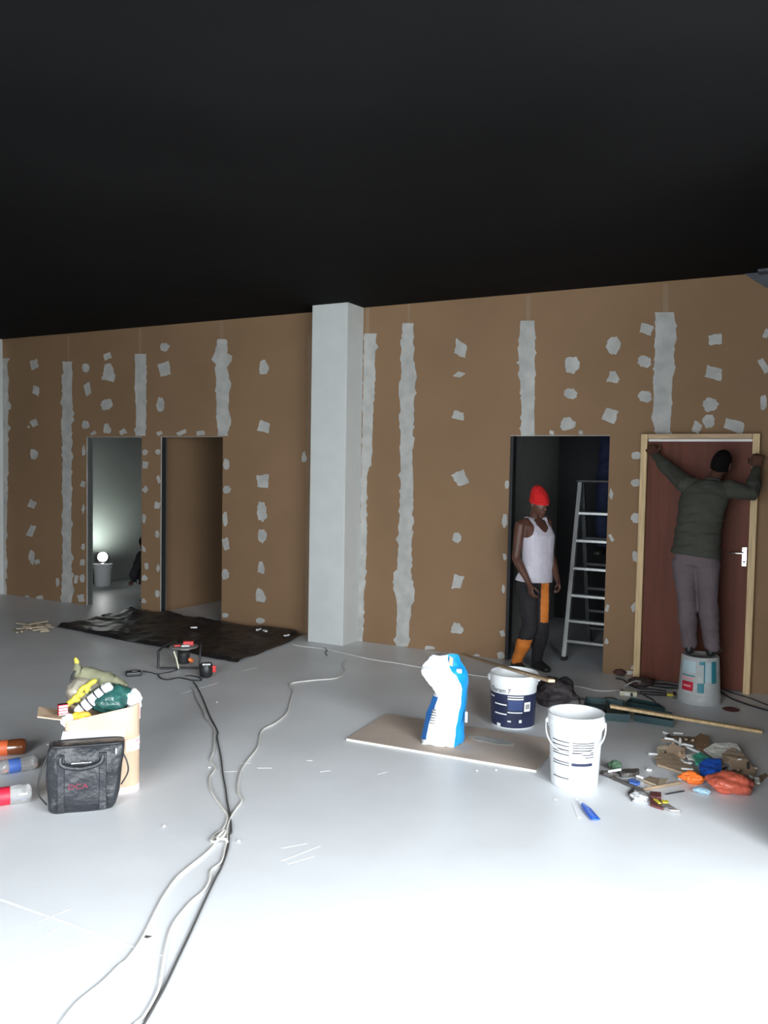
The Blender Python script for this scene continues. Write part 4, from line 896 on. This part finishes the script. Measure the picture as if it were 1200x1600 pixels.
bm = BM(); box(bm, GX(113), GX(143), -.030, -.020, .256, .260); obj('zip_puller', bm, M['silver'], bg)
for x in (97, 160):
    bm = BM(); box(bm, GX(x)-.017, GX(x)+.017, -.026, -.014, .02, .30); bevel(bm, .003, 1); noisy(bm, .003, 20); obj('strap', bm, M['bag'], bg)
bm = BM(); tube(bm, smoothpts([(GX(97), -.020, .285), (GX(100), -.028, .25), (GX(128), -.034, .232), (GX(155), -.028, .25), (GX(160), -.02, .285)], 5), (.012, .004), 10, ref=(0, 0, 1)); obj('front_handle', bm, M['bag'], bg, smooth=True)
bm = BM(); tube(bm, smoothpts([(GX(190), .05, .27), (GX(197), .04, .22), (GX(198), .04, .17), (GX(188), .05, .11)], 5), (.004, .02), 10, ref=(1, 0, 0)); obj('side_strap', bm, M['blackp'], bg, smooth=True)
bm = BM(); tube(bm, smoothpts([(GX(76), .04, .28), (GX(66), .03, .20), (GX(62), .03, .11), (GX(74), .05, .04)], 5), (.004, .02), 10, ref=(1, 0, 0)); obj('side_strap', bm, M['blackp'], bg, smooth=True)
bm = BM(); box(bm, GX(180)-.003, GX(180)+.003, -.012, .0, .285, .312, Matrix.Rotation(.0, 4, 'Y')); obj('metal_clip', bm, M['silver'], bg)
bm = text_bm('DCA', .036, lambda x, y, z: V((GX(123)+x*1.2, -.0265-z, .142+y))); obj('red_logo', bm, M['logo'], bg)

# ------------------------------------------------------------------ bottles at the left edge
def bottle(px, py, ang, R_, Ln, m, label, lm, grp='empty bottles left of the bag'):
    p = P(px, py); t = thing('plastic_bottle', label, 'bottle', (p.x, p.y, R_), ang, grp)
    prof = [(.001, 0), (R_*.55, .0), (R_*.95, .012), (R_, .03), (R_, Ln*.28), (R_*.94, Ln*.33), (R_*.94, Ln*.56), (R_, Ln*.6), (R_*.98, Ln*.68), (R_*.6, Ln*.84), (.014, Ln*.93), (.013, Ln*.955), (.001, Ln*.956)]
    bm = BM(); lathe(bm, prof, 28); bm.transform(Matrix.Rotation(PI/2, 4, 'Y')); obj('bottle_body', bm, M[m], t, smooth=True)
    bm = BM(); lathe(bm, [(R_*.955, Ln*.335), (R_*.965, Ln*.34), (R_*.965, Ln*.55), (R_*.955, Ln*.555)], 28); bm.transform(Matrix.Rotation(PI/2, 4, 'Y')); obj('label', bm, M[lm], t, smooth=True)
    bm = BM(); lathe(bm, [(.015, Ln*.935), (.016, Ln*.94), (.016, Ln), (.013, Ln)], 16); bm.transform(Matrix.Rotation(PI/2, 4, 'Y')); obj('cap', bm, M[lm], t, smooth=True)
    return t
a_ = th(20)
bottle(42, 1178, a_+PI-.12, .046, .30, 'brownb', 'brown plastic bottle with orange label lying farthest back at the left edge', 'orl')
bottle(58, 1201, a_+PI+.20, .040, .27, 'clear', 'clear plastic bottle with blue label, middle of the left edge bottles', 'bluel')
bottle(50, 1252, a_+PI+.03, .046, .30, 'clear', 'clear plastic bottle with red label, nearest of the left edge bottles', 'redp')

# ------------------------------------------------------------------ wood offcuts far left
rnd = random.Random(3)
for i in range(18):
    x = rnd.uniform(24, 78); y = 985+rnd.uniform(-6, 5)-(x-50)*.03; p = P(x, y); L_ = rnd.uniform(.07, .26); a = rnd.uniform(-1.4, 1.4)+.3
    z = .008+.05*max(0, 1-abs(x-55)/22)*rnd.random()
    bm = BM(); box(bm, -L_/2, L_/2, -.009, .009, -.006, .006); noisy(bm, .004, 9, i); o = obj('wood_offcut', bm, M['chip']); o.location = (p.x, p.y, z+.008); o.rotation_euler = (0, rnd.uniform(-.05, .05), a)
    tag(o, 'thin pale wood offcut in the loose heap left of the black sheet', 'offcut', 'wood offcuts left of the black sheet')

# ------------------------------------------------------------------ jacket, tool case, socket strip, pliers...
oj = P(858, 1108)
jk = blob('crumpled_jacket', (oj.x-.02, oj.y+.12, .085), .155, .12, .095, mat('dark_jacket_cloth', (.035, .028, .030), .8, var=.5, vs=9, bump=1, bs=12), 'dark crumpled jacket heaped between the two standing buckets', 'jacket', 4, .45, (0, 0, th(858)))
bm = BM(); oo = P(878, 1092); tube(bm, smoothpts([(-.06, 0, .02), (-.02, .01, .10), (.03, .0, .13), (.06, -.01, .08), (.05, -.02, .02)], 4), [.03]*17, 10); noisy(bm, .015, 14); o = obj('fabric_strap', bm, M['trou'], smooth=True); o.location = (oo.x, oo.y, .012); o.rotation_euler = (0, 0, th(878)); tag(o, 'black fabric loop standing up at the right of the crumpled jacket', 'strap')
bm = BM(); prism(bm, [P(838, 1066, .0), P(856, 1058, .0), P(872, 1060, .0), P(872, 1064, .0), P(852, 1072, 0)], V((0, 0, .012))); tag(obj('metal_scraper', bm, M['silver']), 'pale metal scraper lying behind the batten end', 'scraper')
# tool case: open tray and lid
def trayq(pts, h, name, label, rim=.012, floorz=.012, cat='tool case'):
    w = [P(*p) for p in pts]; c = sum(w, V())/len(w); t = thing(name, label, cat, (c.x, c.y, 0))
    for q in w: q -= V((c.x, c.y, 0))
    w = [q-V((c.x, c.y, 0)) if False else q for q in w]
    inn = [q*(1-rim*5) for q in w]
    bm = BM(); rings = [w, [q+V((0, 0, h)) for q in w], [q+V((0, 0, h)) for q in inn], [q+V((0, 0, floorz)) for q in inn]]
    loft(bm, rings); obj('case_shell', bm, M['teal'], t); return t, w, inn
t, w, inn = trayq([(908, 1124), (985, 1129), (975, 1106), (915, 1100)], .055, 'tool_case', 'open dark teal tool case behind the white bucket')
cxx = inn[0].lerp(inn[1], .55); cyy = inn[3].lerp(inn[2], .55)
bm = BM(); beam(bm, cxx+V((0, 0, .03)), cyy+V((0, 0, .03)), .012, .04); obj('divider', bm, M['teal'], t)
bm = BM(); m_ = inn[0].lerp(inn[2], .35); box(bm, m_.x-.07, m_.x+.05, m_.y-.03, m_.y+.04, .013, .045); bevel(bm, .01); obj('moulded_insert', bm, M['blackp'], t)
bm = BM(); box(bm, -.02, .03, -.01, .01, .0, .02); o = obj('hinge', bm, M['blackp'], t); o.location = w[3].lerp(w[2], .5)
t, w, inn = trayq([(990, 1127), (1052, 1137), (1050, 1123), (992, 1113)], .045, 'case_lid', 'dark teal case lid lying under the pine batten', cat='lid')
t, w, inn = trayq([(977, 1103), (1039, 1113), (1028, 1105), (985, 1096)], .03, 'tool_tray', 'narrow dark tray lying behind the pine batten', cat='tray')
# socket strip
op = P(982, 1087); t = thing('socket_strip', 'ivory multi-plug socket strip on the floor by the wall corner', 'power strip', op, th(982)+.05)
q_ = (op.x*-math.sin(CYAW)+op.y*math.cos(CYAW))/CF
bm = BM(); box(bm, -14*q_, 13*q_, -.02, .05, 0, .034); bevel(bm, .006, 2); obj('strip_body', bm, M['ivory'], t)
bm = BM(); box(bm, -6*q_, 1*q_, -.024, -.018, .006, .026); obj('socket_face', bm, M['paper'], t)
bm = BM(); box(bm, 3*q_, 6*q_, -.03, -.016, .004, .03); bevel(bm, .003); obj('plug', bm, M['blackp'], t)
bm = BM(); box(bm, -12*q_, -8*q_, .0, .03, .034, .038); obj('switch', bm, M['blackp'], t)
o3 = P(1000, 1074); blob('angle_grinder', (o3.x, o3.y, .045), .10, .05, .038, mat('brown_black_tool', (.045, .03, .026), .5), 'dark brown power tool body behind the socket strip', 'tool', 9, .3, (0, 0, .3))
o3 = P(968, 1056); blob('cloth_rag', (o3.x, o3.y+.0, .03), .05, .035, .025, mat('brown_rag', (.07, .03, .025), .8), 'small brown rag at the wall foot right of the doorway', 'rag', 12, .35)
o3 = P(1030, 1088); t = thing('hammer', 'black handled tool with a yellow band left of the upturned bucket', 'tool', o3, th(1030)+.06)
bm = BM(); tube(bm, [(-.13, 0, .018), (-.05, 0, .018), (.05, 0, .018)], [.013, .016, .013], 12); obj('grip', bm, M['blackp'], t, smooth=True)
bm = BM(); tube(bm, [(.05, 0, .018), (.10, 0, .018)], .012, 12); obj('yellow_band', bm, M['yellow'], t, smooth=True)
bm = BM(); box(bm, .10, .125, -.05, .05, .004, .032); bevel(bm, .004); obj('head', bm, M['dirt'], t)
o3 = P(1040, 1076); t = thing('pliers', 'dark tool lying along the wall beside the black lead', 'tool', o3, th(1040)+.05)
bm = BM(); tube(bm, [(-.12, 0, .02), (.0, .01, .02), (.09, .0, .02)], [.012, .022, .014], 10); obj('tool_grip', bm, M['blackp'], t, smooth=True)
o3 = P(1128, 1072); bm = BM(); box(bm, -.03, .03, -.015, .015, 0, .02); bevel(bm, .003); o = obj('wood_offcut', bm, M['pine']); o.location = o3; tag(o, 'small pine block right of the upturned bucket', 'offcut')
o3 = P(1142, 1109); bm = BM(); lathe(bm, [(.055, 0), (.06, .004), (.05, .009)], 24); o = obj('lid', bm, M['maroon'], smooth=True); o.location = o3; tag(o, 'dark flat disc on the floor right of the upturned bucket', 'lid')

# ------------------------------------------------------------------ debris heap on the right
def piece(pts, z, thk, m, name, label, cat='offcut', grp=None, tilt=(0, 0), seed=0, crumple=0):
    w = [P(x, y) for x, y in pts]; c = sum(w, V())/len(w); bm = BM()
    lo = [q-c for q in w]; prism(bm, lo, V((0, 0, thk)))
    if crumple:
        bmesh.ops.triangulate(bm, faces=bm.faces[:]); bmesh.ops.subdivide_edges(bm, edges=bm.edges[:], cuts=3, use_grid_fill=True); noisy(bm, crumple, 22, seed)
    mn = 0
    o = obj(name, bm, M[m]); o.rotation_euler = (tilt[0], tilt[1], 0)
    mt = Matrix.Rotation(tilt[1], 4, 'Y') @ Matrix.Rotation(tilt[0], 4, 'X'); mn = min((mt @ v.co).z for v in o.data.vertices)
    o.location = (c.x, c.y, z-min(mn, 0)+.0005); return tag(o, label, cat, grp)
R6 = lambda L_: [(1000+x/6, 1140+y/6) for x, y in L_]
G = 'board and wood scraps in the debris heap'
piece(R6([(330, 75), (560, 90), (640, 110), (560, 140), (440, 160), (330, 120), (200, 100)]), 0, .013, 'kraft', 'board_scrap', 'wide dark brown board scrap at the back of the debris heap', 'scrap', G)
piece(R6([(500, 150), (560, 115), (640, 140), (655, 200), (600, 235), (530, 215)]), .013, .012, 'board', 'board_scrap', 'rounded tan board scrap at the top of the debris heap', 'scrap', G, (.12, .05))
piece(R6([(240, 215), (300, 195), (420, 235), (425, 290), (370, 300), (250, 262)]), .006, .013, 'card', 'board_scrap', 'pale tan board scrap at the left of the debris heap', 'scrap', G, (.15, -.05))
piece(R6([(140, 300), (180, 270), (300, 280), (520, 400), (540, 450), (400, 420), (160, 350)]), 0, .012, 'kraft', 'board_scrap', 'long reddish brown board scrap at the front left of the heap', 'scrap', G, (.1, .0))
piece(R6([(830, 370), (1000, 350), (1080, 440), (1050, 510), (900, 455)]), .004, .013, 'card', 'board_scrap', 'large tan board scrap at the right front of the heap', 'scrap', G, (.1, .05))
piece(R6([(600, 250), (700, 220), (900, 230), (960, 300), (900, 350), (740, 330)]), .010, .013, 'gyp', 'board_scrap', 'grey gypsum scrap in the middle right of the heap', 'scrap', G, (.2, .0), 1, .006)
piece(R6([(760, 320), (860, 290), (960, 320), (980, 350), (850, 360), (780, 370)]), .03, .012, 'kraft', 'board_scrap', 'crumpled tan scrap above the large right board scrap', 'scrap', G, (.2, .1), 2, .010)
piece(R6([(430, 290), (500, 270), (620, 290), (600, 320), (450, 310)]), .012, .012, 'gyp', 'board_scrap', 'pale grey scrap behind the green wrapper', 'scrap', G, (.1, .1), 3, .006)
piece(R6([(1050, 470), (1180, 420), (1200, 440), (1100, 530), (1050, 520)]), 0, .008, 'kraft', 'board_scrap', 'dull brown scrap at the far right of the heap', 'scrap', G)
piece(R6([(165, 215), (230, 180), (250, 215), (215, 262), (170, 255)]), .0, .02, 'chip', 'board_scrap', 'small crumpled tan scrap at the left end of the heap', 'scrap', G, (.1, .1), 4, .012)
def stick(a, b, z, label, m='gyp', w_=.016, t_=.010):
    p, q = P(*R6([a])[0]), P(*R6([b])[0]); p.z += z+t_/2+.001; q.z += z+t_/2+.001; c = (p+q)/2; bm = BM(); beam(bm, p-c, q-c, w_, t_); o = obj('white_strip', bm, M[m]); o.location = c; return tag(o, label, 'strip', 'white strips in the debris heap')
stick((230, 130), (320, 145), .03, 'white strip pointing left at the top of the debris heap', 'paper')
stick((320, 150), (400, 195), .03, 'bent white strip below the top of the heap', 'paper')
stick((400, 185), (500, 210), .03, 'white strip crossing in front of the rounded tan scrap', 'paper')
stick((430, 205), (550, 258), .025, 'slanting white strip left of the grey scrap', 'paper')
stick((80, 240), (165, 243), .004, 'white strip sticking out at the left end of the heap', 'paper')
stick((385, 325), (430, 355), .02, 'short white strip left of the green wrapper', 'paper')
stick((430, 355), (480, 352), .02, 'short white strip touching the green wrapper', 'paper')
stick((760, 265), (895, 262), .04, 'pale strip on top of the grey gypsum scrap', 'chip')
stick((880, 350), (945, 352), .04, 'small pale strip at the top of the large right scrap', 'paper')
stick((860, 458), (1000, 500), .0, 'white strip along the front of the large right scrap', 'paper')
stick((960, 485), (1050, 512), .0, 'white strip end at the lower right of the heap', 'paper')
stick((640, 335), (730, 350), .03, 'broad white strip behind the blue wrapper', 'paper', .03)
stick((385, 395), (495, 405), .013, 'thin white strip on the reddish brown scrap', 'paper')
stick((310, 38), (400, 42), .0, 'white strip lying alone behind the debris heap', 'paper')
stick((65, 378), (110, 385), .0, 'white crumb lying left of the debris heap', 'paper', .03)
piece(R6([(490, 310), (560, 300), (720, 360), (690, 385), (560, 385), (520, 370)]), .02, .014, 'gwrap', 'green_wrapper', 'green crumpled wrapper in the debris heap', 'wrapper', None, (.1, 0), 5, .008)
piece(R6([(550, 390), (620, 365), (760, 375), (765, 430), (700, 450), (570, 450)]), .005, .03, 'bright', 'blue_wrapper', 'bright blue crumpled wrapper at the front of the heap', 'wrapper', None, (.15, 0), 6, .010)
sb = P(1137, 1246); blob('plastic_bag', (sb.x, sb.y+.08, .052), .115, .085, .055, 'salmon', 'salmon red shiny plastic bag at the front right of the debris', 'bag', 15, .25, (0, 0, .25))
oc = P(1080, 1227); blob('orange_wrapper', (oc.x, oc.y+.03, .032), .065, .032, .030, 'orb', 'orange crumpled wrapper between the blue wrapper and the salmon bag', 'wrapper', 21, .3, (0, 0, .0))
oc = P(1096, 1241); blob('pale_wrapper', (oc.x, oc.y+.01, .017), .045, .022, .016, mat('pale_blue_film', (.30, .45, .55), .3), 'pale blue film wrapper in front of the orange wrapper', 'wrapper', 22, .3)
rnd = random.Random(11)
for i in range(26):
    u = rnd.random(); x = 205+u*900; y = 110+u*330+rnd.uniform(-60, 110); sx = rnd.uniform(18, 60); sy = rnd.uniform(10, 26); a = rnd.uniform(-.8, .8); c, s = math.cos(a), math.sin(a)
    q = [(x+(dx*sx*c-dy*sy*s)*.6, y+(dx*sx*s*.6+dy*sy*c)) for dx, dy in ((-1, -.8), (.7, -1), (1, .6), (.1, 1), (-.8, .7))]
    piece(R6(q), rnd.uniform(.001, .028), rnd.choice((.004, .010, .012)), rnd.choice(('kraft', 'kraft', 'card', 'gyp', 'chip', 'dirt')), 'board_chip', 'small broken chip of brown or grey board lying in the debris heap', 'chip', 'small board chips in the debris heap', (rnd.uniform(-.5, .5), rnd.uniform(-.4, .4)), i, .004)
# long cluster left
Q = lambda L_: [(930+x/7.5, 1180+y/7.5) for x, y in L_]
blob('green_tape_roll', V(P(960, 1205))+V((0, .01, .028)), .035, .025, .028, mat('dull_green', (.06, .12, .07), .7), 'small dull green wad at the left tip of the tool cluster', 'wad', 31, .35)
blob('rag', V(P(951, 1215))+V((0, .01, .018)), .045, .02, .018, 'dirt', 'brown dirty rag at the left tip of the tool cluster', 'rag', 32, .35)
piece(Q([(270, 230), (400, 205), (500, 210), (520, 235), (440, 265), (300, 270)]), 0, .022, 'dirt', 'trowel_pouch', 'dark grey oval tool sheath at the back of the cluster', 'sheath', None, (0, 0), 7, .006)
piece(Q([(370, 300), (480, 280), (560, 320), (500, 345), (400, 345)]), 0, .008, 'silver', 'metal_plate', 'grey metal blade in the middle of the tool cluster', 'blade')
piece(Q([(390, 335), (450, 330), (525, 365), (480, 390), (400, 370)]), .009, .014, 'bluel', 'blue_packet', 'small dark blue packet on the grey metal blade', 'packet', None, (0, 0), 8, .004)
piece(Q([(560, 310), (640, 258), (760, 290), (720, 375), (600, 345)]), 0, .006, 'kraft', 'sandpaper', 'brown sandpaper square right of the metal blade', 'sandpaper')
piece(Q([(760, 280), (860, 290), (800, 350), (730, 370)]), 0, .006, 'chip', 'paper_scrap', 'pale yellowish paper scrap beside the brown sandpaper', 'scrap')
def rod(a, b, r, m, name, label, cat='stick', z=0):
    p, q = P(*a), P(*b); p.z = q.z = r+z+.0005; c = (p+q)/2; bm = BM(); tube(bm, [p-c, q-c], r, 10); o = obj(name, bm, M[m], smooth=True); o.location = c; return tag(o, label, cat)
rod(Q([(210, 290)])[0], Q([(560, 440)])[0], .010, 'dirt', 'steel_rod', 'dark steel rod slanting down the left of the cluster', 'rod', .001)
rod(Q([(540, 430)])[0], Q([(990, 345)])[0], .009, 'kraft', 'wooden_stick', 'brown wooden stick running right to the orange wrapper', 'stick', .001)
rod(Q([(830, 466)])[0], Q([(1040, 430)])[0], .004, 'cordb', 'wire_piece', 'thin black wire piece below the brown wooden stick', 'wire')
rod(Q([(560, 320)])[0], Q([(715, 378)])[0], .005, 'chip', 'wooden_stick', 'thin pale stick along the front of the sandpaper', 'stick', .006)
rod(Q([(160, 268)])[0], Q([(290, 245)])[0], .007, 'paper', 'white_strip', 'short white strip at the left tip of the cluster', 'strip', .03)
rod(Q([(490, 278)])[0], Q([(550, 298)])[0], .007, 'paper', 'white_strip', 'short white strip touching the metal blade', 'strip', .008)
rod(Q([(985, 285)])[0], Q([(1050, 292)])[0], .007, 'paper', 'white_strip', 'short white strip left above the orange wrapper', 'strip', .0)
blob('foil_packet', V(P(998, 1252))+V((0, .02, .02)), .042, .032, .022, 'silver', 'crumpled silver foil packet at the front of the cluster', 'foil', 33, .3)
piece(Q([(380, 460), (440, 400), (460, 420), (435, 550)]), 0, .012, 'dirt', 'metal_wedge', 'dark pointed metal wedge left of the silver foil packet', 'wedge')
piece(Q([(640, 470), (770, 480), (775, 530), (720, 540), (650, 520)]), .0, .022, 'maroon', 'maroon_packet', 'maroon packet behind the yellow edged brush', 'packet')
br = piece(Q([(640, 520), (700, 540), (760, 590), (800, 650), (700, 620), (645, 600)]), 0, .012, 'maroon', 'paint_brush', 'red and yellow wrapped packet in front of the maroon packet', 'packet')
piece(Q([(680, 548), (730, 560), (770, 600), (740, 600)]), .013, .006, 'yellow', 'yellow_strip', 'yellow strip on the red wrapped packet', 'strip')
piece(Q([(770, 545), (860, 560), (850, 585), (790, 575)]), 0, .012, 'yellow', 'yellow_strip', 'yellow strip behind the grey scraper blade', 'strip')
piece(Q([(760, 590), (860, 590), (1000, 685), (900, 670), (800, 640)]), .0, .010, 'rope', 'scraper', 'grey scraper blade pointing right at the front of the cluster', 'scraper')
piece(Q([(820, 650), (900, 645), (990, 685), (880, 680)]), .011, .006, 'silver', 'scraper_edge', 'bright foil edge on the grey scraper blade', 'foil')
piece([(1048, 1148), (1053, 1145), (1050, 1151)], 0, .01, 'paper', 'plaster_crumb', 'white crumb by the corner of the teal case lid', 'crumb')
rod((1037, 1146), (1044, 1149), .008, 'paper', 'plaster_crumb', 'small white curl in front of the teal case lid', 'crumb')
# toothpaste-like blue tube in front
t = thing('blue_tube', 'small blue squeezed tube on the floor in front of the white bucket', 'tube', P(920, 1272), 0)
p0, p1 = P(910, 1260), P(931, 1283); bm = BM(); c = mw(t).translation
tube(bm, [V((p0.x, p0.y, .012)), p0.lerp(p1, .4)+V((0, 0, .013)), V((p1.x, p1.y, .008))], [(.010, .010), (.020, .011), (.024, .004)], 12, ref=(p1-p0).cross(V((0, 0, 1)))); obj('tube_body', bm, M['bright'], t, smooth=True, world=True)
bm = BM(); tube(bm, [V((p0.x, p0.y, .012)), p0+(p0-p1).normalized()*.03+V((0, 0, .012))], .011, 12); obj('white_cap', bm, M['plastic'], t, smooth=True, world=True)
piece([(893, 1255), (898, 1256), (908, 1278), (902, 1278)], 0, .002, 'paper', 'paper_strip', 'faint pale strip lying left of the blue tube', 'strip')
for i, (x, y) in enumerate(((256, 1292), (373, 1315), (339, 1098), (902, 1250), (868, 1250), (745, 1205), (775, 1204), (327, 1200), (75, 1164))):
    p = P(x, y); bm = BM(); bmesh.ops.create_icosphere(bm, subdivisions=1, radius=.008); noisy(bm, .004, 90, i); 
    for v in bm.verts: v.co.z = v.co.z*.5
    o = obj('plaster_crumb', bm, M['paper']); o.location = (p.x, p.y, .005); tag(o, 'tiny white plaster crumb lying on the open grey floor', 'crumb', 'plaster crumbs on the floor')
